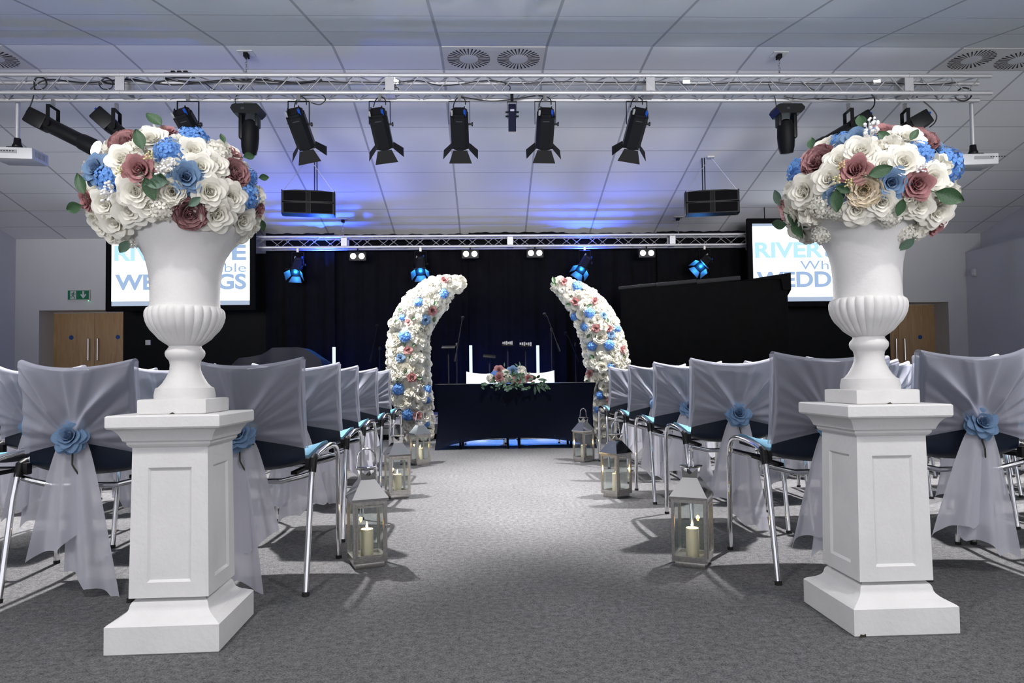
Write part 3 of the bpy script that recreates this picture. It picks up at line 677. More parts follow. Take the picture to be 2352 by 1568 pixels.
def arrangement(label, spec, ctr, zrim, pxc, pyc, rx, ry, rz, seed, leaves, gyps):
    rnd = random.Random(seed)
    t = thing('flower_arrangement', label, 'flowers', (ctr.x, ctr.y, zrim))
    cw = atY(pxc, pyc, ctr.y); c = Vector((cw.x, ctr.y, cw.z)); R = (rx, ry, rz)
    loc = Vector((ctr.x, ctr.y, zrim)); k = ctr.y/FPX
    mb = MB(); mb.sphere(c-loc, 1, 20, 12, (rx*0.90, ry*0.90, rz*0.9))
    mb.build('floral_foam', m_core, t)
    placed = []
    for (px, py, kind, col, rp) in spec:
        p, n = ray_ellipsoid(px, py, c, R); r = rp*(p-CAM).length/FPX*1.0
        n = (n*0.75+(CAM-p).normalized()*0.35).normalized()
        m, cn = COLM[col]; placed.append((p, r))
        f = 1.06 if kind in ('rose', 'peony') else (0.92 if kind == 'bud' else 1.0)
        put_flower(t, kind, rnd.randrange(3), m, p-loc, n, r*f*0.92, rnd, KN[kind], '%s %s' % (cn, KN[kind]), 0.35)
    # white filler over the rest of the dome
    N = 260; ga = pi*(3-sqrt(5)); order = list(range(N)); rnd.shuffle(order); cnt = 0
    for i in order:
        z = 1-1.72*(i+0.5)/N; rr = sqrt(max(0, 1-z*z)); a = i*ga
        n = Vector((rr*cos(a), rr*sin(a), z)); p = c+Vector((n.x*rx, n.y*ry, n.z*rz))
        if z < -0.55 and rr < 0.75: continue
        r = rnd.uniform(0.036, 0.047)
        if any((p-q).length < (r+s)*0.74 for q, s in placed): continue
        placed.append((p, r)); kind = rnd.choice(['rose', 'rose', 'ruf', 'hyd', 'peony'])
        nn = Vector((n.x/rx, n.y/ry, n.z/rz)).normalized()
        put_flower(t, kind, rnd.randrange(3), m_white_p, p-loc, nn, r*(1.18 if kind in ('rose', 'peony') else 1.0), rnd, KN[kind], 'white '+KN[kind], 0.35); cnt += 1
    for (px, py, ang, L, mt) in leaves:
        p, n = ray_ellipsoid(px, py, c, (rx+0.012, ry+0.012, rz+0.012)); Lm = L*(p-CAM).length/FPX
        d = (R2*cos(ang)+U2*sin(ang)); n2 = (n*0.5+(CAM-p).normalized()*0.7).normalized(); d = (d-n2*d.dot(n2)).normalized(); x = d.cross(n2)
        M = Matrix((x, d, n2)).transposed().to_4x4(); M = Matrix.Translation(p-loc+n*0.012) @ M @ Matrix.Scale(Lm, 4)
        inst('leaf', leafmesh(rnd.randrange(3), mt), t, M)
    for (px, py, L, g) in gyps:
        p, n = ray_ellipsoid(px, py, c, (rx+0.02, ry+0.02, rz+0.02))
        M = Matrix.Translation(p-loc) @ frame(n, 0) @ Matrix.Scale(L*(p-CAM).length/FPX, 4); inst('blossom_sprig', g, t, M)
    return t
LL = [(370, 285, 2.4, 42, m_leaf), (332, 350, 1.9, 42, m_leaf), (337, 410, -1.2, 46, m_leaf), (340, 425, 0.2, 40, m_leaf2), (352, 400, -0.6, 34, m_leaf), (190, 470, 3.4, 40, m_leaf), (205, 445, 1.8, 40, m_leaf), (560, 362, 0.4, 30, m_leaf), (605, 505, -1.0, 26, m_leaf), (300, 545, -2.2, 34, m_leaf2), (515, 332, 1.9, 22, m_leaf), (600, 408, 0.2, 26, m_leaf), (432, 470, 0.6, 30, m_leaf2)]
LR = [(1995, 405, 0.3, 44, m_leaf), (1925, 435, -1.6, 46, m_leaf), (2140, 440, -0.3, 56, m_leaf), (1818, 490, -0.3, 50, m_leaf), (1828, 505, -1.0, 40, m_leaf), (1790, 520, 3.4, 40, m_leaf), (1850, 335, 1.7, 30, m_leaf), (1980, 300, 1.7, 36, m_leaf), (2015, 312, -0.8, 34, m_leaf), (2085, 330, 0.9, 26, m_leaf), (2070, 455, -1.8, 34, m_leaf), (2095, 540, -2.2, 34, m_leaf2), (1955, 440, 2.8, 30, m_leaf), (1800, 470, 2.2, 36, m_leaf2)]
arrangement('domed bouquet with white roses and blue hydrangea in the exit-sign side urn', ARR_L, cL, zrimL, 405, 452, 0.243, 0.235, 0.185, 3, LL, [(262, 430, 22, gypm), (255, 445, 22, gypm), (385, 385, 22, gypm), (345, 365, 16, gypy), (280, 395, 14, gypy), (370, 395, 18, gypm)])
arrangement('domed bouquet with white roses and cream peony in the booth side urn', ARR_R, cR, zrimR, 1992, 447, 0.243, 0.235, 0.185, 5, LR, [(1998, 318, 26, gypm), (1995, 300, 20, gypm), (2105, 390, 16, gypm), (1925, 415, 16, gypy), (1935, 385, 14, gypy), (1950, 420, 14, gypy)])

# dusty blue rose used on the chair sashes
rose_small = [fmesh('rose', i, m_blue_p) for i in range(3)]

# ------------------------------------------------------------------ chairs with organza covers
def yback(x, z):
    t = max(0, min(1, (z-0.44)/0.41)); return -0.165-0.095*t**0.8+0.055*(x/0.21)**2*(0.3+0.7*t)
SHELL = [(.235, .448), (.22, .466), (.19, .474), (.12, .472), (.04, .462), (-.04, .450), (-.10, .441), (-.145, .444), (-.174, .468), (-.191, .515), (-.207, .60), (-.227, .68), (-.245, .76), (-.262, .835)]
def shell_mb(off, t0, t1, w, thick):
    n = len(SHELL)
    def fn(u, v):
        s = u*2-1; q = (t0+(t1-t0)*v)*(n-1); i = min(n-2, int(q)); f = q-i
        y = SHELL[i][0]*(1-f)+SHELL[i+1][0]*f; z = SHELL[i][1]*(1-f)+SHELL[i+1][1]*f
        isback = max(0, min(1, (q-7)/3)); ww = w*(1-0.03*isback)*(0.93 if q < 1 else 1)
        x = ww*s
        y += 0.05*s*s*isback*(0.4+0.6*(q-7)/6); z += 0.034*abs(s)**2.5*(1-isback) + (0.035*s*s*max(0, (q-11)/2) if q > 11 else 0)
        # offset along an approximate inward normal (up for the seat, forward for the back)
        return (x, y+off*isback, z+off*(1-isback))
    g0 = MB(); g0.grid(fn, 12, 26); o0 = off; off = off+thick; g1 = MB(); g1.grid(fn, 12, 26); n0 = len(g0.V)
    r = MB(); r.V = g0.V+g1.V; r.F = g0.F+[tuple(i+n0 for i in reversed(f)) for f in g1.F]
    bd = [i for i in range(13)]+[j*13+12 for j in range(1, 27)]+[26*13+i for i in range(11, -1, -1)]+[j*13 for j in range(25, 0, -1)]
    for i in range(len(bd)): p, q = bd[i], bd[(i+1) % len(bd)]; r.F.append((p, q, q+n0, p+n0))
    return r
def make_chair():
    t = thing('stacking_chair', 'x', 'chair')
    shell_mb(0, 0, 1, 0.212, 0.008).build('shell', m_navyp, t)
    shell_mb(0.0085, 0.015, 0.60, 0.205, 0.014).build('seat_pad', m_cyan, t)
    for s in (-1, 1):
        mb = MB(); mb.tube([(s*.242, -.175, .485), (s*.242, -.21, .36), (s*.240, -.275, .012)], 0.0115, 10)
        lg = mb.build('leg', m_chrome, t)
        mb = MB(); mb.tube([(s*.240, -.275, .014), (s*.240, -.278, 0.0)], 0.0135, 10); mb.build('foot_cap', m_rubber, lg)
        mb = MB()
        pts = [(s*.242, -.17, .487), (s*.242, -.10, .505), (s*.242, .0, .515), (s*.242, .10, .518), (s*.242, .17, .512), (s*.242, .21, .497), (s*.242, .232, .47), (s*.242, .243, .42), (s*.240, .262, .012)]
        mb.tube(pts, 0.0115, 10); lg = mb.build('leg', m_chrome, t)
        mb = MB(); mb.tube([(s*.240, .262, .014), (s*.240, .2625, 0.0)], 0.0135, 10); mb.build('foot_cap', m_rubber, lg)
        mb = MB(); mb.tube([(s*.242, -.145, .495), (s*.242, -.172, .487), (s*.242, -.185, .44)], [0.0145, 0.016, 0.0145], 10); mb.box((s*.226, -.165, .47), (.03, .03, .045), b=0.005)
        mb.build('joint', m_black, t)
    for y, z in ((-.165, .405), (.20, .425)):
        mb = MB(); e = 0.240 if y < 0 else 0.243
        mb.tube([(-e, y, z+.03), (-.20, y, z+.018), (-.12, y, z), (.12, y, z), (.20, y, z+.018), (e, y, z+.03)], 0.011, 10); mb.build('cross_rail', m_chrome, t)
    for s in (-1, 1):
        mb = MB(); mb.box((s*.15, .04, .428), (.025, .30, .014), b=0.003); mb.build('seat_bracket', m_blackm, t)
    return t
ZROSE = 0.592
def cover_meshes(seed):
    rnd = random.Random(seed); W = 0.214
    rid = []
    for s in (1, -1):
        for th, wd, a in ((52, 5.5, .046), (41, 4.5, .034), (28, 5, .022), (15, 4.5, .024), (2, 4.5, .026), (-12, 5, .018)):
            th = th+rnd.uniform(-4, 4); th = th if s > 0 else 180-th; rid.append((radians(th), radians(wd*rnd.uniform(.8, 1.25)), a*rnd.uniform(.7, 1.3), 0.34))
    for k in range(3): rid.append((radians(rnd.uniform(68, 112)), radians(rnd.uniform(2.0, 3.6)), rnd.uniform(.008, .018), 0.30))
    cx = rnd.uniform(-.012, .012)
    def disp(x, z):
        dx, dz = x-cx, z-ZROSE; r = hypot(dx, dz); th = atan2(dz, dx); th2 = th if th > -pi/2 else th+2*pi; d = 0
        for t0, wd, a, R in rid:
            q = (th2-t0)/max(wd, 0.018/max(r, 1e-3))
            q = q*(1.6 if (q < 0) == (t0 < pi/2) else 0.75)
            if abs(q) < 3: d += a*math.exp(-q*q)*min(1, r/0.12)*max(0.25, 1-r/R*0.75)
        return d+0.012*math.exp(-(r/0.05)**2)
    ztop = lambda x: 0.838+0.032*(x/0.21)**2
    tilt = rnd.uniform(-.012, .012)
    zbot = lambda x: 0.526+0.050*(1-min(1, abs(x)/W))**0.85+tilt*x/W
    def back(u, v):
        s = -1.07+2.14*u; x = max(-1, min(1, s))*W; zt, zb = ztop(x), zbot(x); z = zb+(zt-zb)*v
        e = max(0, abs(s)-1)
        edge = 1 if e == 0 else 0.3
        y = yback(x*0.93, z)-0.020-disp(x, z)*edge*(1 if v < .97 else .3)
        if e: y += e*0.30; x += math.copysign(e*0.02, s)
        # waist: the sides are drawn in a little towards the knot
        x -= math.copysign(0.012*sin(pi*(1-v))*min(1, abs(x)/W), x)
        return (x, y, z)
    mb = MB(); nu, nv = 110, 50; mb.grid(back, nu, nv)
    def top(u, v):
        s = u*2-1; x = s*W; z = ztop(x); a = v*pi
        y0 = yback(x*.93, z)-0.020; y1 = yback(x*.93, z)+0.026; r = (y1-y0)/2; return (x, (y0+y1)/2-r*cos(a), z-0.001+0.012*sin(a))
    for e in (0.0, 1.0):
        def sidef(u, v):
            a = back(e, v); sx_ = 1 if e else -1
            zf = max(a[2], 0.54); yf = yback(W*.93, zf)+0.026
            return (a[0]*(1-u)+sx_*W*u+0.006*sx_*sin(pi*u), a[1]*(1-u)+yf*u, a[2])
        mb.grid(sidef, 6, 24)
    mb.grid(top, 30, 6)
    def front(u, v):
        s = u*2-1; x = s*W; zt = ztop(x); z = zt-(zt-0.555)*v; return (x, yback(x*.93, z)+0.026+0.003*sin(x*40+seed)*v, z)
    mb.grid(front, 24, 10)
    drp = mb.mesh('drape', True, 70); drp.materials.append(m_cover)
    # hanging tail
    tl = MB(); zend = rnd.choice([0.03, 0.06, 0.09]); ph = [rnd.uniform(0, 6.28) for _ in range(4)]
    for k in range(2):
        cxk = cx+(-0.02 if k else 0.025); wid = rnd.uniform(.075, .10); L = rnd.uniform(-.02, .06); lean = rnd.uniform(-.03, .03)+(-.02 if k else .02); yo = -0.012*k
        pts = rnd.choice([0.8, 1.0, 1.3]); slant = rnd.choice([-1, 1, 0.4])
        def fn(u, v):
            s = u*2-1; w = 0.026+wid*v**0.75; cut = 0.03+slant*(s+1)*0.06+0.035*abs(sin(s*pi*0.75*pts+ph[k]))
            zz = ZROSE-0.02-(ZROSE-0.02-zend-L-cut*0.9)*v
            x = cxk+lean*v+w*s; y = yback(0, ZROSE)-0.034+yo-0.012*sin(s*4.5+ph[k+2])*(0.35+v*1.3)-0.006*sin(s*11+ph[k])*v - 0.012*(1-v)*(1-s*s)+0.02*v
            return (x, y, zz)
        tl.grid(fn, 26, 16)
    tlm = tl.mesh('tail', True, 80); tlm.materials.append(m_tail)
    # knot behind the rose
    return drp, tlm, cx
COVERS = [cover_meshes(11+i) for i in range(4)]
lfm = leaf_mb(1.0, 0.3, 2).mesh('sepal', True, 80); lfm.materials.append(m_leaf)
_st = MB(); _st.tube([(0, -.03, 0), (0.008, -.045, -.06), (0.02, -.03, -.095)], 0.003, 5); stemm = _st.mesh('stem'); stemm.materials.append(m_stem)
def make_cover(v):
    drp, tlm, cx = COVERS[v]
    t = thing('chair_cover', 'x', 'chair cover')
    inst('drape', drp, t); inst('tail', tlm, t)
    y0 = yback(cx, ZROSE)-0.045
    M = Matrix.Translation((cx, y0+0.005, ZROSE+0.0)) @ Matrix.Rotation(radians(72), 4, 'X') @ Matrix.Rotation(v*1.3, 4, 'Z') @ Matrix.Scale(0.051, 4)
    r = inst('rose', rose_small[v % 3], t, M); r['label'] = 'dusty blue fabric rose'
    for a in (-.5, .6):
        inst('sepal', lfm, r, Matrix.Rotation(a+2.2, 4, 'Z') @ Matrix.Translation((0, .75, -.1)) @ Matrix.Scale(0.6, 4))
    inst('stem', stemm, r, Matrix.Rotation(-v*1.3, 4, 'Z') @ Matrix.Rotation(radians(-72), 4, 'X') @ Matrix.Scale(1/0.047, 4) @ Matrix.Translation((0, 0.03, -0.03)))
    return t
chair0 = make_chair(); covers0 = [make_cover(v) for v in range(4)]
bpy.context.view_layer.update()
CH_TREE = tree_of(chair0); CV_TREE = [tree_of(c) for c in covers0]
used = {'chair': False, 'cover': [False]*4}
def place(kind, x, y, rz, label, group, v=0):
    if kind == 'chair':
        o = chair0 if not used['chair'] else copy_tree(chair0, CH_TREE); used['chair'] = True
    else:
        o = covers0[v] if not used['cover'][v] else copy_tree(covers0[v], CV_TREE[v]); used['cover'][v] = True
    o.location = (x, y, 0); o.rotation_euler = (0, 0, rz); o['label'] = label; o['group'] = group
ORD = ['first', 'second', 'third', 'fourth', 'fifth', 'sixth', 'seventh', 'eighth']
Y1 = atZ(1788, 1343).y; PITCHY = (atZ(1500.6, 1158).y-Y1)/2
def pxof(p):
    p = Vector(p)-CAM; z = p.dot(_f); return PCX+FPX*p.dot(R2)/z
rc = random.Random(21); nchairs = 0
R_EDGE = [1780, 1588, 1500, 1442, 1397]; L_EDGE = [700, 782, 826, 870, 900]
for side, edges_, sg_, pit in (('booth', R_EDGE, 1, 0.575), ('exit-sign', L_EDGE, -1, 0.622)):
    for r in range(5):
        yr = Y1+PITCHY*r; xe = atY(edges_[r], 850, yr).x
        for c in range(8):
            x = xe+sg_*(0.236+pit*c)+(rc.uniform(-.015, .015) if c else 0); y = yr+0.275+(rc.uniform(-.02, .02) if c else 0)
            pa, pb = pxof((x-.25, y, .6)), pxof((x+.25, y, .6)); pc, pd = pxof((x-.25, y-.28, .3)), pxof((x+.25, y-.28, .3))
            lo_, hi_ = min(pa, pc), max(pb, pd)
            if hi_ < 0 or lo_ > 2352: continue
            rz = radians(rc.uniform(-3, 3)) if c else radians(rc.uniform(-1, 1)); v = (r*3+c*2+(0 if sg_ > 0 else 1)) % 4
            pos = 'beside aisle' if c == 0 else '%s from aisle' % ORD[c]
            row = 'row by pedestals' if r == 0 else ('row by table' if r == 4 else '%s row from pedestals' % ORD[r])
            place('chair', x, y, rz, 'navy chair, blue seat, %s, %s, %s side' % (row, pos, side), 'chrome-legged navy chairs in rows')
            place('cover', x, y, rz, 'organza cover, blue rose, %s, %s, %s side' % (row, pos, side), 'organza covers tied on the chairs', v)
            nchairs += 1
# two covered chairs behind the table, seen from the front
for px, nm in ((1114, 'on the exit-sign side'), (1230, 'on the booth side')):
    p = atY(px, 860, 8.88)
    place('chair', p.x, 8.64, pi, 'white-covered chair behind the signing table %s' % nm, 'chairs behind the signing table')
    t = thing('chair_cover', 'plain white cover over the chair behind the signing table %s' % nm, 'chair cover', (p.x, 8.64, 0), pi, 'plain covers behind the signing table')
    mb = MB()
    def fnt(u, v):
        s = u*2-1; x = s*0.236; zt = 0.848+0.032*s*s; z = zt-(zt-0.56)*v; return (x, yback(x*.9, z)+0.034+0.004*sin(s*9+v*3), z)
    def bck(u, v):
        s = u*2-1; x = s*0.236; zt = 0.848+0.032*s*s; z = zt-(zt-0.56)*v; return (x, yback(x*.9, z)-0.022, z)
    mb.grid(fnt, 20, 12); mb.grid(bck, 20, 8)
    mb.add([fnt(i/20, 0) for i in range(21)]+[bck(i/20, 0) for i in range(21)], [(i, i+1, 22+i, 21+i) for i in range(20)])
    for e in (0, 1): mb.add([fnt(e, j/8) for j in range(9)]+[bck(e, j/8) for j in range(9)], [(j, j+1, 10+j, 9+j) for j in range(8)])
    mb.build('drape', m_wcloth, t, angle=60)

# ------------------------------------------------------------------ lanterns with candles
def lantern(fx, fy, lx, rx_, label, clabel, k=1.0):
    # fx, fy: pixel of the foot corner that points at the camera; lx, rx_: pixels of the far ends of the two visible sides
    p = atZ(fx, fy); s = 0.143*k; Y = p.y
    wl = abs(fx-lx)*Y/FPX; wr = abs(rx_-fx)*Y/FPX
    a = atan2(wl, wr)           # turn of the lantern: the side on the camera's right makes angle a with the picture plane
    u = Vector((cos(a), sin(a), 0)); v = Vector((-sin(a), cos(a), 0))
    c = p + (u+v)*s/2
    t = thing('lantern', label, 'lantern', (c.x, c.y, 0), a, 'polished steel lanterns along the aisle')
    h = s/2; H = 0.275*k; b = 0.012
    mb = MB(); mb.box((0, 0, 0.012), (s*0.86, s*0.86, 0.024), b=0.003); mb.box((0, 0, 0.029), (s, s, 0.010)); mb.build('base', m_brush, t)
    fr = MB()
    for i in (-1, 1):
        for j in (-1, 1): fr.box((i*(h-b/2), j*(h-b/2), 0.03+H/2-0.01), (b, b, H-0.02))
    for z in (0.04, H-0.002):
        for i in (-1, 1):
            fr.box((i*(h-b/2), 0, z), (b, s-2*b, 0.014)); fr.box((0, i*(h-b/2), z), (s-2*b, b, 0.014))
    fr.build('frame', m_brush, t)
    for q in range(4):
        g = MB(); g.box((0, -(h-b*0.6), (0.047+H-0.009)/2), (s-2*b, 0.002, H-0.056)); o = g.build('glass_pane', m_glass, t, False); o.rotation_euler = (0, 0, q*pi/2)
    dr = MB(); w2 = h-b-0.003
    for x in (-w2, w2): dr.box((x, -h-0.002, 0.03+H/2-0.01), (0.008, 0.006, H-0.045))
    for z in (0.053, H-0.016): dr.box((0, -h-0.002, z), (2*w2, 0.006, 0.008))
    dr.box((h+0.001, -h-0.004, 0.62*H), (0.020, 0.006, 0.012)); dr.build('door_frame', m_brush, t, False)
    rf = MB(); e = 0.006; z0 = H+0.006
    V = [(-h-e, -h-e, z0), (h+e, -h-e, z0), (h+e, h+e, z0), (-h-e, h+e, z0), (-h-e, -h-e, z0+.010), (h+e, -h-e, z0+.010), (h+e, h+e, z0+.010), (-h-e, h+e, z0+.010)]
    n = s*0.21; zt = z0+0.085*k; V += [(-n, -n, zt), (n, -n, zt), (n, n, zt), (-n, n, zt)]
    F = [(3, 2, 1, 0)]+[(i, (i+1) % 4, 4+(i+1) % 4, 4+i) for i in range(4)]+[(4+i, 4+(i+1) % 4, 8+(i+1) % 4, 8+i) for i in range(4)]+[(8, 9, 10, 11)]
    rf.add(V, F); rf.build('roof', m_steel, t, False)
    nk = MB(); zn = zt+0.040*k; m2 = n*1.12
    for q in range(4):
        M = Matrix.Rotation(q*pi/2, 4, 'Z')
        nk.add([(-n, -n, zt-.002), (n, -n, zt-.002), (m2, -m2, zn), (-m2, -m2, zn), (0, -(n+m2)/2*1.0, zt+0.012*k)], [(0, 1, 4), (1, 2, 4), (0, 4, 3)], M)
    nk.build('neck', m_steel, t, False)
    dc = MB(); dc.lathe([(0.001, zn-.001), (m2*1.12, zn), (m2*1.38, zn+.004), (m2*1.42, zn+.008), (m2*1.2, zn+.007), (0.001, zn+.004)], 28); dc.build('top_dish', m_steel, t)
    hd = MB(); R = m2*1.12; zs = zn+0.02; pts = [(-R*1.15, 0, zn+.004), (-R*1.08, 0, zs), (-R, 0, zs+.024*k)]
    for i in range(11):
        q = pi-pi*i/10; pts.append((R*cos(q), 0, zs+.030*k+R*1.05*sin(q)))
    pts += [(R, 0, zs+.024*k), (R*1.08, 0, zs), (R*1.15, 0, zn+.004)]
    hd.tube(pts, 0.0042, 8); hd.build('ring_handle', m_chrome, t)
    cd = thing('candle', clabel, 'candle', (c.x, c.y, 0.0348), a, 'ivory pillar candles in the lanterns')
    mb = MB(); cr = 0.027*k; ch = 0.118*k; mb.lathe([(cr*0.97, 0), (cr, 0.004), (cr, ch-0.004), (cr*0.94, ch), (cr*0.75, ch-0.003), (0.004, ch-0.010)], 28); mb.build('wax_body', m_wax, cd)
    mb = MB(); mb.tube([(0, 0, ch-.012), (0, 0, ch+.006)], 0.0012, 5); mb.build('wick', m_stem, cd)
    mb = MB(); mb.lathe([(0.0005, 0), (0.0042, 0.005), (0.0050, 0.010), (0.0032, 0.018), (0.0012, 0.026), (0.0003, 0.030)], 10, Matrix.Translation((0, 0, ch+.002))); mb.build('flame', m_flame, cd)
    l = bpy.data.lights.new('candle_light', 'POINT'); l.energy = 0.7; l.color = (1, 0.6, 0.25); l.shadow_soft_size = 0.008
    lo_ = bpy.data.objects.new('candle_light', l); C.objects.link(lo_); lo_.location = (c.x, c.y, 0.034+ch+0.020); return c
LAN = [(812, 1311, 783, 884, 'large steel lantern by the first aisle chair on the exit-sign side'), (895, 1147, 876, 942, 'steel lantern by the third aisle chair on the exit-sign side'),
       (957, 1070, 938, 988, 'small-looking steel lantern beside the table on the exit-sign side'), (1625, 1310, 1553, 1662, 'large steel lantern by the first aisle chair on the booth side'),
       (1418, 1146, 1389, 1456, 'steel lantern by the third aisle chair on the booth side'), (1341, 1062, 1319, 1370, 'small-looking steel lantern beside the table on the booth side')]
for i, (a, b, c_, d, l) in enumerate(LAN):
    lantern(a, b, c_, d, l, 'lit ivory candle in the %s' % l.replace('steel ', '').replace('small-looking ', '').replace('large ', ''), 1.0)

# ------------------------------------------------------------------ signing table
TL, TR = atZ(1000, 1034), atZ(1373, 1029)
TY = (TL.y+TR.y)/2; TXC = (TL.x+TR.x)/2; TW = TR.x-TL.x; TD = 0.60; TH = atY(1185, 882, TY).z
tt = thing('folding_table', 'long folding table hidden under the navy stretch cloth', 'table', (TXC, TY+TD/2, 0), atan2(TR.y-TL.y, TR.x-TL.x))
mb = MB(); mb.box((0, 0, TH-0.03), (TW-0.06, TD-0.04, 0.045), b=0.006); mb.build('tabletop', m_ceilwhite, tt)
for x in (-0.62, -0.09, 0.04, 0.62):
    mb = MB(); mb.tube([(x, -0.2, TH-.05), (x, -0.22, 0)], 0.014, 8); mb.build('leg', m_blackm, tt)
    mb = MB(); mb.tube([(x, 0.2, TH-.05), (x, 0.22, 0)], 0.014, 8); mb.build('leg', m_blackm, tt)
tc_ = thing('tablecloth', 'navy stretch cloth fitted over the signing table with arched hem', 'tablecloth', (TXC, TY+TD/2, 0), atan2(TR.y-TL.y, TR.x-TL.x))
def sidefn(W, D, hem, pinch):
    def fn(u, v):
        s = u*2-1; z0 = hem*max(0, 1-abs(s)**2.6); z = z0+(TH-z0)*v
        inn = pinch*sin(pi*v)**0.9*1.0
        x = (W/2)*s*(1-inn/(W/2)*abs(s)**6); y = -D/2+inn*(0.25+0.75*(1-0.0*abs(s)))*(0.4+0.6*abs(s)**4)
        if v > 0.97: pass
        return (x, y, z)
    return fn
mb = MB()
for q, (W, D, hm) in enumerate(((TW, TD, 0.125), (TD, TW, 0.10), (TW, TD, 0.125), (TD, TW, 0.10))):
    mb.grid(sidefn(W, D, hm, 0.055), 40, 16, Matrix.Rotation(q*pi/2, 4, 'Z'))
mb.box((0, 0, TH+0.002), (TW, TD, 0.012), b=0.004)
mb.build('stretch_cover', m_spandex, tc_, angle=50)

# table centrepiece
def centrepiece():
    rnd = random.Random(9); p = atY(1185, 878, TY+0.16); t = thing('table_flowers', 'trailing table arrangement with pink roses and eucalyptus on the navy cloth', 'flowers', (p.x, TY+0.16, TH+0.008))
    loc = Vector((p.x, TY+0.16, TH+0.008)); k = (TY+0.1)/FPX
    mb = MB(); mb.sphere((0, 0, 0.062), 1, 16, 8, (0.24, 0.09, 0.055)); mb.build('floral_foam', m_leaf, t)
    spec = [(1146, 868, 'bud', 'p', 9), (1186, 873, 'peony', 'P', 10), (1214, 870, 'bud', 'p', 7.5), (1146, 850, 'rose', 'p', 9), (1162, 858, 'ruf', 'w', 11), (1178, 852, 'rose', 'b', 10), (1196, 850, 'ruf', 'w', 11), (1136, 860, 'hyd', 'h', 9), (1205, 862, 'ruf', 'w', 9), (1128, 868, 'ruf', 'w', 9), (1200, 880, 'ruf', 'w', 10), (1168, 868, 'ruf', 'w', 8), (1155, 876, 'ruf', 'w', 7)]
    for (px, py, kd, col, rp) in spec:
        yy = TY+0.06+0.10*max(0, (872-py)/22); q = atY(px, py, yy); m, cn = COLM[col]
        n = Vector((rnd.uniform(-.3, .3), -1, 0.55)).normalized(); put_flower(t, kd, rnd.randrange(3), m, q-loc, n, rp*k*1.15, rnd, KN[kd], cn+' '+KN[kd], 0.3)
    for i in range(120):
        px = rnd.gauss(1183, 36); px = min(1252, max(1112, px)); e = 1-((px-1183)/74)**2; py = rnd.uniform(893-4*0, 884-30*max(0.1, e)) if e > 0 else rnd.uniform(882, 896)
        yy = TY+rnd.uniform(-0.015, 0.17); q = atY(px, py, yy)
        if q.z < TH+0.012 and yy > TY-0.03: q.y = TY-0.03+rnd.uniform(-.02, 0)
        d = Vector((rnd.uniform(-1, 1)+(px-1183)/60, rnd.uniform(-.9, .1), rnd.uniform(-.7, .8))).normalized(); n2 = Vector((rnd.uniform(-.6, .6), -1, rnd.uniform(0, .9)))
        n2 = (n2-d*n2.dot(d)).normalized(); x = d.cross(n2); M = Matrix.Translation(q-loc) @ Matrix((x, d, n2)).transposed().to_4x4() @ Matrix.Scale(rnd.uniform(0.035, 0.065), 4)
        if i < 98: inst('leaf', leafmesh(rnd.randrange(3), m_leaf2 if rnd.random() < .7 else m_leaf), t, M)
    for (px, py, ang, L) in ((1232, 884, -1.1, .10), (1236, 882, -0.7, .12), (1240, 880, -0.35, .12), (1228, 886, -1.5, .10), (1235, 872, 0.0, .11), (1195, 842, 1.7, .06), (1190, 842, 2.3, .055), (1158, 842, 1.5, .05)):
        q = atY(px, py, TY-0.03 if py > 860 else TY+.1); d = (R2*cos(ang)+U2*sin(ang)); n2 = Vector((0.2, -1, 0.3)); n2 = (n2-d*n2.dot(d)).normalized(); x = d.cross(n2)
        inst('long_leaf', leafmesh(1, m_leaf2), t, Matrix.Translation(q-loc) @ Matrix((x, d, n2)).transposed().to_4x4() @ Matrix.Diagonal((L*0.55, L, L, 1)))
centrepiece()

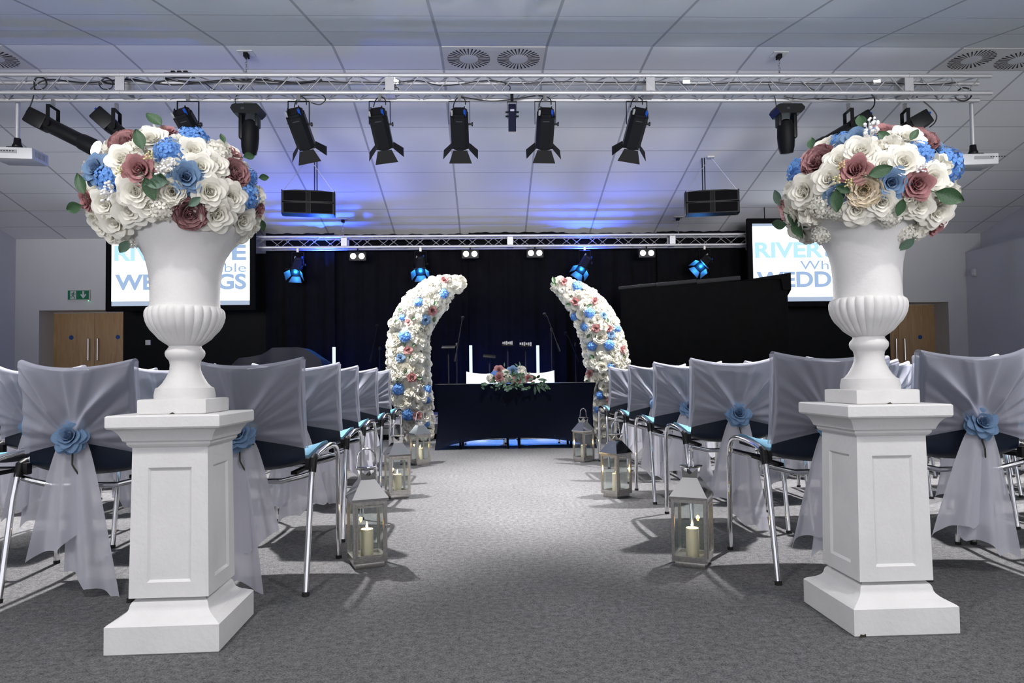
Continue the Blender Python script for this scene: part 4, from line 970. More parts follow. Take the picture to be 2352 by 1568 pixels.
# ------------------------------------------------------------------ flower arches
def catmull(P, n):
    out = []
    for i in range(len(P)-1):
        p0 = P[max(0, i-1)]; p1 = P[i]; p2 = P[i+1]; p3 = P[min(len(P)-1, i+2)]
        for j in range(n):
            t = j/n; out.append(tuple(0.5*((2*b)+(-a+c)*t+(2*a-5*b+4*c-d)*t*t+(-a+3*b-3*c+d)*t**3) for a, b, c, d in zip(p0, p1, p2, p3)))
    out.append(P[-1]); return out
def arch(label, spine, spec, leaves, seed, Y):
    rnd = random.Random(seed); k = Y/FPX
    S_ = catmull([(x, y, r) for x, y, r in spine], 8)
    pts = [(atY(x, y, Y), r*k) for x, y, r in S_]; base = pts[0][0]
    t = thing('flower_arch', label, 'flower arch', (base.x, Y, 0), 0, 'curved flower arches behind the table'); loc = Vector((base.x, Y, 0))
    mb = MB(); mb.tube([p-loc for p, r in pts], [r*0.72 for p, r in pts], 12); mb.build('floral_foam', m_core, t)
    def surf(px, py):
        # nearest spine point in the picture plane, then out to the tube's front surface
        q = atY(px, py, Y); best = min(pts, key=lambda s: (s[0]-q).length); off = q-best[0]; R = best[1]
        L = min(off.length, R*0.98); n = off.normalized()*L/R + Vector((0, -1, 0))*sqrt(max(0.02, 1-(L/R)**2)); n.normalize()
        return best[0]+Vector((n.x*R, n.y*R*0.9, n.z*R)), n
    placed = []
    for (px, py, kd, col, rp) in spec:
        p, n = surf(px, py); m, cn = COLM[col]; n2 = (n+Vector((0, -.6, 0))).normalized(); placed.append((p, rp*k))
        put_flower(t, kd, rnd.randrange(3), m, p-loc, n2, rp*k*(1.05 if kd != 'hyd' else 1.05), rnd, KN[kd], cn+' '+KN[kd], 0.15)
    cand = []
    for i in range(4200):
        f = rnd.random()*(len(pts)-1); j = int(f); p0, r0 = pts[j]; p1, r1 = pts[min(j+1, len(pts)-1)]; g = f-j; p = p0*(1-g)+p1*g; R = r0*(1-g)+r1*g
        T = (p1-p0).normalized() if (p1-p0).length > 1e-6 else Vector((0, 0, 1)); a = rnd.uniform(0, 2*pi)
        e1 = Vector((0, -1, 0)); e2 = T.cross(e1).normalized(); n = e1*cos(a)+e2*sin(a); q = p+Vector((n.x*R, n.y*R*0.9, n.z*R))
        fr_ = R*rnd.uniform(0.20, 0.32) if R > 0.12 else R*0.5
        if any((q-o).length < (fr_+s)*0.80 for o, s in placed): continue
        placed.append((q, fr_)); cand.append((q, n, fr_))
    cand.sort(key=lambda c: c[1].y - c[2]*2)
    rest = MB(); cnt = 0
    for i, (q, n, R) in enumerate(cand):
        kd = rnd.choice(['ruf', 'ruf', 'hyd', 'peony', 'rose']); v = rnd.randrange(3); n2 = (n+Vector((0, -.15, 0.1))).normalized()
        sc = R*1.28
        if i < 95: put_flower(t, kd, v, m_white_p, q-loc, n2, sc, rnd, 'white_'+KN[kd], None, 0.45)
        else:
            me = fmesh(kd, v, m_white_p); M = Matrix.Translation(q-loc-n2*sc*.45) @ frame(n2, rnd.uniform(0, 6)) @ Matrix.Scale(sc, 4)
            rest.add([vv.co for vv in me.vertices], [tuple(pp.vertices) for pp in me.polygons], M)
    o = rest.build('white_blossoms', m_white_p, t, angle=80); o['kind'] = 'stuff'
    for (px, py, ang, L) in leaves:
        p, n = surf(px, py); d = (R2*cos(ang)+U2*sin(ang)); n2 = (n*.4+Vector((0, -1, 0.1))); n2 = (n2-d*n2.dot(d)).normalized(); x = d.cross(n2)
        inst('leaf', leafmesh(rnd.randrange(3), m_leaf), t, Matrix.Translation(p+n*0.02-loc) @ Matrix((x, d, n2)).transposed().to_4x4() @ Matrix.Scale(L*k, 4))
AY = 8.95
SPL = [(962, 1003, 31), (960, 970, 33), (950, 925, 41), (941, 880, 45), (938, 830, 45), (938, 790, 43), (944, 752, 43), (962, 718, 43), (985, 690, 40), (1010, 667, 33), (1034, 655, 22), (1052, 653, 17)]
SPR = [(1383, 1003, 26), (1390, 965, 30), (1394, 925, 39), (1397, 880, 45), (1394, 835, 46), (1388, 795, 46), (1377, 757, 45), (1359, 722, 41), (1337, 693, 35), (1312, 671, 28), (1290, 657, 20), (1276, 652, 13)]
AL = [(1020, 678, 'hyd', 'h', 11), (965, 698, 'hyd', 'h', 10), (927, 732, 'hyd', 'h', 7), (980, 737, 'rose', 'b', 9), (935, 774, 'hyd', 'h', 14), (925, 823, 'rose', 'b', 8), (918, 893, 'hyd', 'h', 13), (982, 893, 'hyd', 'h', 11), (984, 918, 'hyd', 'h', 7), (941, 950, 'hyd', 'h', 14), (982, 972, 'hyd', 'h', 7),
      (1023, 647, 'bud', 'p', 8), (995, 716, 'bud', 'p', 9), (943, 744, 'bud', 'P', 7), (942, 806, 'bud', 'p', 8), (950, 867, 'bud', 'p', 9), (962, 953, 'bud', 'p', 9), (910, 745, 'ruf', 'w', 16), (1055, 651, 'ruf', 'w', 17)]
AR = [(1324, 659, 'hyd', 'h', 12), (1318, 728, 'hyd', 'h', 9), (1350, 722, 'hyd', 'h', 12), (1380, 728, 'rose', 'b', 7), (1340, 752, 'hyd', 'h', 10), (1355, 796, 'hyd', 'h', 11), (1393, 794, 'hyd', 'h', 12), (1396, 771, 'rose', 'b', 8), (1413, 756, 'hyd', 'h', 9), (1395, 845, 'hyd', 'h', 10), (1373, 907, 'hyd', 'h', 9), (1370, 938, 'hyd', 'h', 9),
      (1293, 650, 'bud', 'p', 8), (1318, 695, 'bud', 'p', 8), (1360, 695, 'bud', 'p', 8), (1363, 757, 'bud', 'p', 8), (1391, 758, 'bud', 'p', 7), (1422, 804, 'bud', 'P', 8), (1354, 858, 'bud', 'p', 8), (1394, 916, 'bud', 'p', 7), (1377, 843, 'bud', 'w', 11), (1380, 755, 'bud', 'w', 8)]
LFL = [(1000, 703, 1.3, 12), (990, 703, 2.4, 11), (997, 728, -1.6, 13), (920, 738, 3.6, 10), (936, 797, 1.9, 12), (951, 797, 1.0, 11), (945, 818, -1.2, 11), (960, 868, 0.0, 12), (940, 858, 2.2, 11), (920, 878, 1.6, 12), (968, 762, 1.5, 11), (950, 738, 0.6, 12), (925, 720, 1.7, 10), (1016, 655, -2.0, 9)]
LFR = [(1273, 652, 1.8, 16), (1276, 655, 2.6, 14), (1330, 697, 0.0, 12), (1310, 700, 3.0, 12), (1352, 703, 3.6, 12), (1388, 745, 1.6, 11), (1352, 768, -2.2, 12), (1360, 770, -1.0, 10), (1372, 833, 1.0, 14), (1362, 826, 2.2, 14), (1424, 815, -1.2, 10), (1350, 870, -2.0, 12), (1400, 928, -1.2, 11)]
arch('tall white flower arch curving over from the exit-sign side', SPL, AL, LFL, 31, AY)
arch('tall white flower arch curving over from the booth side', SPR, AR, LFR, 37, AY)

# ------------------------------------------------------------------ trusses
def truss(name, label, x0, x1, Y, ztop_c, sp, dy, rc_, rd, pitch, joints, off=0.0):
    t = thing(name, label, 'truss', ((x0+x1)/2, Y, ztop_c)); xm = (x0+x1)/2
    ch = [(0, 0), (dy, 0), (0, -sp), (dy, -sp)]
    for y, z in ch:
        mb = MB(); mb.tube([(x0-xm, y, z), (x1-xm, y, z)], rc_, 16); mb.build('chord', m_alu, t)
    def zig(a, b, ph):
        mb = MB(); x = x0-xm+0.05+ph; i = 0; pts = []
        while x < x1-xm-0.03:
            q = a if i % 2 == 0 else b; pts.append((x, q[0], q[1])); x += pitch/2; i += 1
        mb.tube(pts, rd, 6); return mb
    for a, b, ph in ((ch[0], ch[2], off), (ch[1], ch[3], off+pitch/2), (ch[0], ch[1], off), (ch[2], ch[3], off+pitch/2)):
        zig(a, b, ph).build('lattice', m_alu, t, angle=60)
    for xj in joints:
        mb = MB(); mb.box((xj-xm, 0.0, -sp/2), (0.10, 0.012, sp-2*rc_+.02)); mb.box((xj-xm, dy, -sp/2), (0.10, 0.012, sp-2*rc_+.02)); mb.box((xj-xm, dy/2, 0), (0.10, dy-2*rc_, 0.012)); mb.box((xj-xm, dy/2, -sp), (0.10, dy-2*rc_, 0.012))
        for y, z in ch: mb.lathe([(rc_+.002, -.008), (rc_+.004, -.006), (rc_+.004, .006), (rc_+.002, .008)], 14, Matrix.Translation((xj-xm, y, z)) @ Matrix.Rotation(pi/2, 4, 'Y'))
        mb.build('coupling_plate', m_alu, t)
    return t
FY = 7.75; FZ = atY(1140, 173, FY).z
fx1 = atY(2276, 178, FY).x; FSP = FZ-atY(1140, 213, FY).z; FDY = 0.21
fj = [atY(p, 190, FY).x for p in (275, 895, 1494, 2088)]
truss('lighting_truss', 'silver box truss spanning the hall under the ceiling ridge', XL+0.25, fx1, FY, FZ, FSP, FDY, 0.0245, 0.008, 0.36, fj)
BY = 12.05; BZ = atY(1140, 541, BY).z; BSP = BZ-atY(1140, 565, BY).z
bx0, bx1 = atY(470, 550, BY).x, atY(1745, 550, BY).x
truss('lighting_truss', 'silver box truss above the black stage drapes', bx0, bx1, BY, BZ, BSP, 0.2, 0.022, 0.0065, 0.46, [atY(p, 553, BY).x for p in (790, 1172, 1545)], 0.1)
def hanger(px, Y, ztr, label):
    x = atY(px, 160, Y).x; zc = min(slope_h(Y), ZR); zt = zc
    t = thing('truss_hanger', label, 'hanger', (x, Y, zt))
    mb = MB(); mb.box((0, 0, -0.004), (0.17, 0.14, 0.008)); mb.build('ceiling_plate', m_ceilwhite, t, False)
    mb = MB(); mb.box((0, 0, -0.03), (0.05, 0.08, 0.05), b=0.006); mb.build('bracket', m_blackm, t)
    mb = MB(); n = 10; L = zt-ztr-0.03
    for i in range(n):
        a = -0.05-L*i/n; M = Matrix.Translation((0.005*sin(i*2), 0, a-L/n/2)) @ Matrix.Rotation((i % 2)*pi/2, 4, 'Z')
        mb.tube([(0.012*cos(q*pi/4), 0, 0.7*L/n*sin(q*pi/4)) for q in range(8)], 0.004, 5, False, M, True)
    mb.build('chain', m_chrome, t)
hanger(566, FY+0.12, FZ, 'chain hanger holding the front truss above the exit-sign side moving head')
hanger(1790, FY+0.12, FZ, 'chain hanger holding the front truss above the booth side moving head')
hanger(786, BY+0.1, BZ, 'chain hanger holding the rear truss over the covered keyboard'); hanger(1550, BY+0.1, BZ, 'chain hanger holding the rear truss over the black booth')

# ------------------------------------------------------------------ lighting fixtures
def clamp(root, z0, z1, m=None):
    mb = MB(); mb.box((0, 0, (z0+z1)/2), (0.035, 0.03, abs(z1-z0))); mb.build('clamp', m or m_brush, root)
def fresnel(px, Y, zc, tilt, lean, label, group, L=0.40, k=1.0, lit=None, doors=True, yaw=0.0, flapm=None):
    # zc: height of the chord it hangs from
    x = atY(px, 240, Y).x if Y < 10 else atY(px, 580, Y).x
    t = thing('fresnel_spotlight', label, 'stage light', (x, Y, zc), yaw, group)
    clamp(t, -0.02, -0.10*k); W = 0.235*k
    yk = MB(); pz = -0.10*k; pv = -0.36*k
    for s in (-1, 1): yk.box((s*W/2, 0, (pz+pv)/2), (0.006, 0.024, pz-pv))
    yk.box((0, 0, pz), (W, 0.024, 0.006)); yk.build('yoke', m_blackm, t)
    kn = MB()
    kn.tube([(W/2-.02, 0, pv), (W/2+.03, 0, pv)], 0.012, 8)
    kn.lathe([(0.001, 0), (0.024, 0), (0.024, 0.016), (0.001, 0.016)], 8, Matrix.Translation((W/2+.018, 0, pv)) @ Matrix.Rotation(pi/2, 4, 'Y')); kn.build('tilt_knob', m_black, t)
    R = Matrix.Translation((0, 0, pv)) @ Matrix.Rotation(lean, 4, 'Y') @ Matrix.Rotation(tilt, 4, 'X')
    w2, L2 = 0.100*k, L*k
    oct_ = [(-w2, -w2*.55), (-w2*.6, -w2), (w2*.6, -w2), (w2, -w2*.55), (w2, w2*.55), (w2*.6, w2), (-w2*.6, w2), (-w2, w2*.55)]
    b = MB(); b.prism(oct_, 2, -L2*0.62, L2*0.30); b.prism([(x_*.9, y_*.9) for x_, y_ in oct_], 2, L2*0.30, L2*0.38)
    b.lathe([(w2*.9, -L2*.62), (w2*1.0, -L2*.64), (w2*1.0, -L2*.68), (w2*.86, -L2*.68)], 28)
    body = b.build('body', m_black, t, angle=30); body.matrix_local = R
    rp = MB(); rp.prism([(x_*.82, y_*.82) for x_, y_ in oct_], 2, L2*0.38, L2*0.40)
    for s in (-1, 1): rp.tube([(s*w2*.6, -w2*.5, L2*.40), (s*w2*.6, -w2*.5, L2*.46), (s*w2*.6, w2*.5, L2*.46), (s*w2*.6, w2*.5, L2*.40)], 0.006, 6)
    rp.build('rear_panel', m_blackm, body)
    pl = MB(); pl.box((w2*.62, -w2*.62, L2*.41), (0.026, 0.026, 0.07), b=0.004); tag(pl.build('power_plug', m_blueplug, body), 'blue power plug')
    pl = MB(); pl.box((-w2*.78, -w2*.62, L2*.41), (0.022, 0.022, 0.06), b=0.004); tag(pl.build('power_plug', m_greyplug, body), 'grey power plug')
    pr = MB(); pr.box((0, -w2-.0008, L2*.20), (0.07, 0.0016, 0.012)); pr.build('printed_label', m_tag, body)
    ln = MB(); ln.lathe([(0.0005, -L2*.655), (w2*.84, -L2*.645), (w2*.84, -L2*.64), (0.0005, -L2*.64)], 24); ln.build('lens', lit or m_glass, body)
    if doors:
        for q, (op, wd) in enumerate(((0.45, 1.0), (0.75, 0.8), (0.5, 1.0), (0.75, 0.8)) if lit is None else ((0.72, 1.0), (0.6, 0.8), (0.25, 1.0), (0.6, 0.8))):
            d = MB(); h0, h1, ln_ = w2*0.80, w2*1.32*wd/1.0, w2*1.45
            d.add([(-h0, 0, 0), (h0, 0, 0), (h1, 0, -ln_), (-h1, 0, -ln_), (-h0, .003, 0), (h0, .003, 0), (h1, .003, -ln_), (-h1, .003, -ln_)], [(0, 1, 2, 3), (7, 6, 5, 4), (0, 4, 5, 1), (1, 5, 6, 2), (2, 6, 7, 3), (3, 7, 4, 0)])
            o = d.build('barn_door', flapm or m_blackm, body, False); o.matrix_local = Matrix.Rotation(q*pi/2, 4, 'Z') @ Matrix.Translation((0, -w2*1.02, -L2*.67)) @ Matrix.Rotation(-op, 4, 'X')
    return t, body
GF = 'black spotlights with barn doors on the front truss'
FB = FZ-FSP
fres = [(432, -0.22, 'black spotlight with barn doors half hidden behind the exit-sign side bouquet', -0.30), (686, 0, 'black barn-door spotlight beside the exit-sign side moving head', -0.20), (872, 0, 'black barn-door spotlight, second from the exit-sign side moving head', -0.13),
        (1055, 0, 'black barn-door spotlight hanging next to the narrow dark fixture, exit-sign side of it', 0.0), (1252, 0, 'black barn-door spotlight hanging next to the narrow dark fixture, booth side of it', 0.02), (1462, 0, 'black barn-door spotlight hanging alone towards the booth side moving head', 0.17)]
for px, dz, lb, lean in fres:
    t_, body_ = fresnel(px, FY, FB, radians(47), lean, lb, GF, 0.40)
    if px in (686, 872, 1055):
        l = bpy.data.lights.new('spot_bulb', 'POINT'); l.energy = 10; l.color = (1, 0.96, 0.88); l.shadow_soft_size = 0.02
        o = bpy.data.objects.new('spot_bulb', l); C.objects.link(o); o.parent = body_; o.location = (0, 0, -0.40*0.655-0.03)
def ellipsoidal(px, py_, Y, zc, az, el, label, lit=None, L=0.62, k=1.3):
    x = atY(px, 240, Y).x
    t = thing('profile_spotlight', label, 'stage light', (x, Y, zc), 0, 'long profile spotlights on the front truss')
    clamp(t, -0.02, -0.11); yk = MB(); W = 0.15*k
    ya = az+pi/2
    M = Matrix.Rotation(az, 4, 'Z'); pv = -0.33
    for s in (-1, 1): yk.box((0, s*W/2, (-0.11+pv)/2), (0.04, 0.007, -0.11-pv), M)
    yk.box((0, 0, -0.11), (0.04, W, 0.007), M); yk.build('yoke', m_blackm, t)
    R = Matrix.Translation((0, 0, pv)) @ Matrix.Rotation(az, 4, 'Z') @ Matrix.Rotation(pi/2-el, 4, 'Y')   # local -Z = beam direction after: +X turned down by el
    R = Matrix.Translation((0, 0, pv)) @ Matrix.Rotation(az, 4, 'Z') @ Matrix.Rotation(el-pi/2, 4, 'Y')
    b = MB(); b.box((0, 0, 0.17), (0.135*k, 0.135*k, 0.22), b=0.02); b.lathe([(0.058*k, 0.08), (0.062*k, 0.06), (0.062*k, -L*.42), (0.058*k, -L*.42)], 20); body = b.build('body', m_black, t); body.matrix_local = R
    f = MB(); f.lathe([(0.066*k, -L*.40), (0.070*k, -L*.42), (0.075*k, -L*.62), (0.072*k, -L*.62), (0.066*k, -L*.44)], 24, cap=False); f.build('lens_tube', m_black, body)
    l = MB(); l.lathe([(0.0005, -L*.61), (0.071*k, -L*.605), (0.071*k, -L*.60), (0.0005, -L*.60)], 20); l.build('lens', lit or m_glass, body)
    kn = MB(); kn.lathe([(0.001, 0), (0.022, 0), (0.022, 0.02), (0.001, 0.02)], 10, Matrix.Translation((0, -0.07*k, 0)) @ Matrix.Rotation(pi/2, 4, 'X')); kn.build('tilt_knob', m_blackm, body)
    pl = MB(); pl.box((0.03, 0, 0.30), (0.026, 0.026, 0.06), b=0.004); pl.build('power_plug', m_blueplug, body)
    return t
ellipsoidal(122, 0, FY+0.05, FB-0.04, radians(2), radians(27), 'lit long profile spotlight at the exit-sign side end of the front truss', m_warm, 0.85)
ellipsoidal(268, 0, FY+0.21, FB-0.02, radians(8), radians(42), 'unlit long profile spotlight pointing down behind the exit-sign side bouquet', None, 0.7)
ellipsoidal(1948, 0, FY+0.21, FB-0.02, radians(176), radians(30), 'unlit long profile spotlight pointing down behind the booth side bouquet', None, 0.75)
ellipsoidal(2078, 0, FY+0.21, FB-0.02, radians(168), radians(28), 'lit long profile spotlight at the booth-side end of the front truss', m_warm, 0.7)
def moving_head(px, label, sgn):
    x = atY(px, 240, FY+0.2).x; t = thing('moving_head_light', label, 'stage light', (x, FY+FDY, FB-0.02), 0, 'moving head lights on the front truss')
    mb = MB(); mb.box((0.0, 0, -0.035), (0.10, 0.04, 0.05), b=0.005); mb.build('clamp', m_brush, t)
    mb = MB(); mb.prism([(-.15, -.07), (-.17, -.11), (-.13, -.17), (.12, -.17), (.16, -.13), (.17, -.10), (.13, -.06), (-.12, -.06)], 1, -.11, .11); mb.build('base', m_black, t)
    mb = MB()
    mb.box((-sgn*0.075, 0, -0.30), (0.045, 0.12, 0.28), b=0.02); mb.box((sgn*0.105, 0, -0.23), (0.04, 0.12, 0.14), b=0.018); mb.build('yoke_arm', m_black, t)
    mb = MB(); mb.lathe([(0.02, -.28), (0.075, -.27), (0.092, -.20), (0.10, -.08), (0.095, .04), (0.07, .10), (0.02, .12)], 24); hd = mb.build('head', m_blackm, t); hd.matrix_local = Matrix.Translation((sgn*0.02, 0, -0.33)) @ Matrix.Rotation(0.12*sgn, 4, 'Y') @ Matrix.Rotation(0.25, 4, 'X')
    mb = MB(); mb.lathe([(0.0005, -.284), (0.07, -.278), (0.07, -.27), (0.0005, -.27)], 20); mb.build('lens', m_glass, hd)
    mb = MB(); mb.box((-0.03, -0.1115, -0.115), (0.035, 0.003, 0.022)); mb.build('display', m_tag, t, False)
moving_head(570, 'black moving head light hanging beside the exit-sign side truss chain', 1); moving_head(1808, 'black moving head light hanging beside the booth side truss chain', -1)
# narrow dark fixture in the middle
x = atY(1176, 240, FY).x; t = thing('laser_effect_light', 'narrow dark blue fixture in the middle of the front truss', 'stage light', (x, FY, FB))
clamp(t, 0.02, -0.10, m_blackm); mb = MB(); mb.box((0, 0, -0.105), (0.11, 0.03, 0.006))
for s in (-1, 1): mb.box((s*0.052, 0, -0.20), (0.005, 0.03, 0.19))
mb.build('yoke', m_blackm, t); mb = MB(); mb.box((0, 0, -0.02), (0.085, 0.075, 0.30), b=0.006); bd = mb.build('body', mat('dark_blue_metal', (0.005, 0.006, 0.022), 0.6, spec=0.08), t); bd.matrix_local = Matrix.Translation((0, 0, -0.27)) @ Matrix.Rotation(0.2, 4, 'X')
mb = MB(); mb.box((0, -0.039, 0.06), (0.045, 0.003, 0.022)); mb.build('display', mat('pale_label', (0.3, 0.3, 0.38), 0.5), bd, False)
mb = MB()
for s in (-1, 1):
    for z in (-0.0, 0.045): mb.tube([(s*.042, 0, z), (s*.075, 0, z)], 0.011, 8)
mb.build('thumb_screw', m_black, bd)
# small led floods above the truss, lit, aimed at the seating
for px, lb in ((907, 'bright little LED flood on the front truss above the second barn-door spotlight'), (1577, 'bright little LED flood between the lone barn-door spotlight and the booth side chain'), (2015, 'bright little LED flood near the booth-side end of the front truss')):
    p = atY(px, 187, FY+0.1); t = thing('led_flood', lb, 'stage light', p, 0, 'small LED floods on the front truss')
    mb = MB(); mb.box((0, 0.02, 0), (0.09, 0.03, 0.05), b=0.005); mb.build('housing', m_ceilwhite, t)
    mb = MB(); mb.box((0, 0.003, -0.002), (0.075, 0.004, 0.036)); mb.build('lens', m_spotw, t, False)
    mb = MB(); mb.tube([(0, 0.03, 0), (0, 0.10, 0.0)], 0.006, 6); mb.build('bracket', m_alu, t)
# odds and ends lying on the truss
p = atY(413, 163, FY+0.1); t = thing('power_box', 'black multi-socket box lying on top of the front truss', 'power box', (p.x, FY+0.1, FZ+0.0245))
mb = MB(); mb.prism([(-.17, 0), (.17, 0), (.15, .03), (-.15, .03)], 1, -.05, .05); mb.build('case', m_black, t)
mb = MB()
for i in range(3): mb.prism([(-.09+i*.07, .03), (-.035+i*.07, .03), (-.045+i*.07, .055), (-.085+i*.07, .055)], 1, -.035, .035)
mb.build('socket_cover', m_black, t)
# cables
def cable(label, pts, Y, r=0.006, group='black cables along the front truss', jig=0.0, seed=0):
    rnd = random.Random(seed); P = []
    for q in pts:
        px, py = q[0], q[1]; yy = q[2] if len(q) > 2 else Y; P.append(tuple(atY(px, py, yy)))
    P = catmull(P, 6); mb = MB(); o = mb.tube(P, r, 6).build('cable', m_cable, None); tag(o, label, 'cable', group)
Yc = FY+0.1
cable('long black cable sagging along the exit-sign half of the front truss', [(70, 205), (110, 183), (200, 190), (290, 183), (400, 195), (520, 185), (640, 192), (720, 187), (800, 190)], Yc, 0.008)
cable('thick black cable bundle between the power box and moving head chain', [(380, 180), (450, 190), (520, 184), (600, 183), (680, 190), (740, 184)], Yc+0.05, 0.012)
cable('black cable running through the middle of the front truss', [(800, 188), (900, 190), (960, 185), (1020, 197), (1120, 185), (1180, 192), (1300, 188), (1400, 190), (1500, 188)], Yc, 0.006)
cable('black cable running through the booth half of the front truss', [(1500, 188), (1600, 193), (1720, 189), (1850, 192), (2000, 190), (2120, 194), (2200, 190)], Yc, 0.006)
cable('drooping black cable between the two middle barn-door spotlights', [(1060, 222), (1090, 228), (1130, 232), (1180, 228), (1230, 220), (1255, 222)], FY+0.1, 0.007)
cable('coiled black cable on the truss near the lit spotlight', [(78, 200), (85, 178), (105, 182), (104, 200), (82, 206), (80, 182), (100, 178), (108, 195)], Yc-0.05, 0.007)
cable('black cable loop above the exit-sign side bouquet', [(230, 195), (240, 180), (258, 185), (256, 202), (236, 204), (228, 190), (246, 178), (260, 190)], Yc-0.05, 0.006)
cable('black cable loop beside the first barn-door spotlight', [(715, 236), (735, 240), (748, 228), (735, 216), (712, 218), (690, 222), (680, 240)], FY, 0.006)
cable('black cable coil at the booth-side end of the front truss', [(2195, 212), (2196, 226), (2215, 232), (2230, 222), (2228, 206), (2210, 202), (2195, 214)], Yc, 0.009)
cable('black cable feeding the lit profile spotlight', [(80, 200), (76, 225), (68, 250), (70, 268), (90, 282)], FY+0.03, 0.007)
cable('black cable arching to the booth side unlit profile spotlight', [(1995, 212, FY), (2008, 225, FY), (2006, 245, FY+.1), (1985, 262, FY+.2), (1978, 262, FY+.2)], FY+0.2, 0.008)
cable('black cable curving to the lit spotlight at the booth-side truss end', [(2105, 222), (2130, 240), (2150, 262), (2148, 280), (2135, 292)], FY+0.2, 0.007)
for px, lb in ((690, 'first'), (872, 'second'), (1055, 'third'), (1252, 'fourth'), (1462, 'fifth')):
    cable('short black cable tail over the %s barn-door spotlight from the exit-sign moving head' % lb, [(px-14, 246, FY-0.03), (px-10, 232, FY), (px, 222, FY+.04), (px+12, 228, FY+.02), (px+14, 240, FY-.02)], FY, 0.006)

cable('black cable hanging in a shallow loop under the power box', [(470, 190), (490, 205), (515, 215), (545, 210), (560, 195)], Yc, 0.006)
cable('black cable dropping to the exit-sign side moving head', [(548, 196), (545, 215), (540, 232), (546, 244)], FY+0.15, 0.005)
cable('black cable bundle tied over the exit-sign side coupling plate', [(230, 186), (262, 193), (300, 182), (352, 190), (390, 182)], Yc+0.08, 0.010)
cable('black cable dropping to the booth side moving head', [(1765, 192), (1772, 210), (1780, 226), (1783, 246)], FY+0.15, 0.005)
cable('black cable slanting through the truss near the booth side chain', [(1842, 192), (1860, 202), (1878, 210), (1900, 214)], Yc, 0.006)
cable('loose black cable along the lower chord near the booth side moving head', [(1800, 222), (1840, 228), (1890, 226), (1950, 229), (2010, 224)], FY+0.1, 0.006)
cable('black cable curl above the second barn-door spotlight', [(880, 205), (895, 198), (915, 203), (910, 212), (890, 211)], FY+0.08, 0.005)
cable('black cable knot near the truss middle', [(1150, 186), (1162, 194), (1156, 206), (1166, 214), (1172, 200), (1160, 192)], FY+0.08, 0.005)

# projectors on poles
def projector(px, ptop, pbot, label, sgn):
    Y = FY+0.3; a = atY(px, ptop, Y); b = atY(px, pbot, Y)
    t = thing('projector', label, 'projector', (b.x, Y, b.z), 0, 'white projectors on ceiling poles')
    mb = MB(); mb.tube([(0, 0, 0.04), (0, 0, a.z-b.z+0.02)], 0.025, 14); mb.build('pole', m_alu, t)
    mb = MB(); mb.lathe([(0.05, -.05), (0.055, -.03), (0.04, 0), (0.035, .06), (0.02, .06)], 16); mb.box((0, 0, -0.06), (0.16, 0.14, 0.015)); mb.build('ceiling_mount', m_black, t)
    mb = MB(); mb.box((0, 0.05, -0.135), (0.44, 0.36, 0.13), b=0.015); bd = mb.build('body', m_ceilwhite, t); bd.rotation_euler = (0.06, 0, 0.10*sgn)
    mb = MB(); mb.box((-0.05*sgn, -0.131, -0.12), (0.22, 0.003, 0.04)); mb.build('socket_panel', m_greyplug, bd, False)
    mb = MB()
    for i in range(9): mb.box((0.2205*sgn, -0.06+i*0.028, -0.13), (0.003, 0.012, 0.07))
    mb.build('vent_slots', m_greyplug, bd, False)
    mb = MB()
    for i in range(6): mb.box((-0.13*sgn+i*0.03, -0.1335, -0.115), (0.015, 0.003, 0.010))
    mb.build('sockets', m_black, bd, False)
projector(40, 232, 330, 'white projector on a pole at the exit-sign side end of the front truss', 1); projector(2235, 240, 345, 'white projector on a pole at the booth-side end of the front truss', -1)

# hanging line-array speakers
def array_speaker(pxl, pxr, pyt, pyb, pcx, pcy, label, sgn):
    Y = 10.1; a = atY(pxl, pyt, Y); b = atY(pxr, pyb, Y); xc = (a.x+b.x)/2; W = b.x-a.x; Hh = a.z-b.z; zc = (a.z+b.z)/2
    t = thing('hanging_speaker', label, 'speaker', (xc, Y, zc), 0.16*sgn, 'black hanging speaker pairs')
    for i in (0, 1):
        mb = MB(); h = Hh/2-.008; z0 = Hh/4*(1 if i == 0 else -1); poly = [(-W/2, -h/2), (W/2, -h/2), (W/2, h/2-.01), (W*.25, h/2+.008), (-W*.25, h/2+.008), (-W/2, h/2-.01)]
        mb.prism(poly, 1, -0.02, 0.22, Matrix.Translation((0, 0, z0))); bx = mb.build('cabinet', m_black, t)
        mb = MB()
        for s in (-1, 1): mb.box((s*W*.26, -0.024, z0), (W*.42, 0.008, h*.86)) 
        mb.build('grille', m_curt, bx, False); mb = MB(); mb.box((0, -0.024, z0), (W*.07, 0.010, h*.9)); mb.box((0, -0.03, z0), (W*.012, 0.004, h*.7)); mb.build('horn_slot', m_blackm, bx, False)
    mb = MB()
    for s in (-1, 1): mb.box((s*(W/2+.006), 0.08, 0), (0.012, 0.16, Hh*1.04)); 
    mb.build('rigging_plate', m_blackm, t, False)
    pt = atY(pcx, pcy, Y); zt = slope_h(Y+0.1); L = zt-zc
    mb = MB()
    for s in (-1, 1): mb.tube([(s*W/2, 0.08, Hh/2), (0, 0.10, L)], 0.004, 5)
    mb.build('suspension_wire', m_alu, t)
    mb = MB()
    for d in (-.02, .015): mb.tube([(0.10*sgn+d, 0.12, Hh/2), (0.10*sgn+d, 0.12, slope_h(Y+.12)-zc)], 0.009, 6)
    mb.build('signal_cable', m_cable, t); mb = MB(); mb.box((0, 0.10, L-.012), (0.10, 0.10, 0.02)); mb.build('ceiling_plate', m_ceilwhite, t, False)
array_speaker(650, 766, 438, 491, 704, 376, 'black hanging speaker pair over the covered keyboard', 1); array_speaker(1578, 1695, 437, 489, 1638, 374, 'black hanging speaker pair over the black booth', -1)

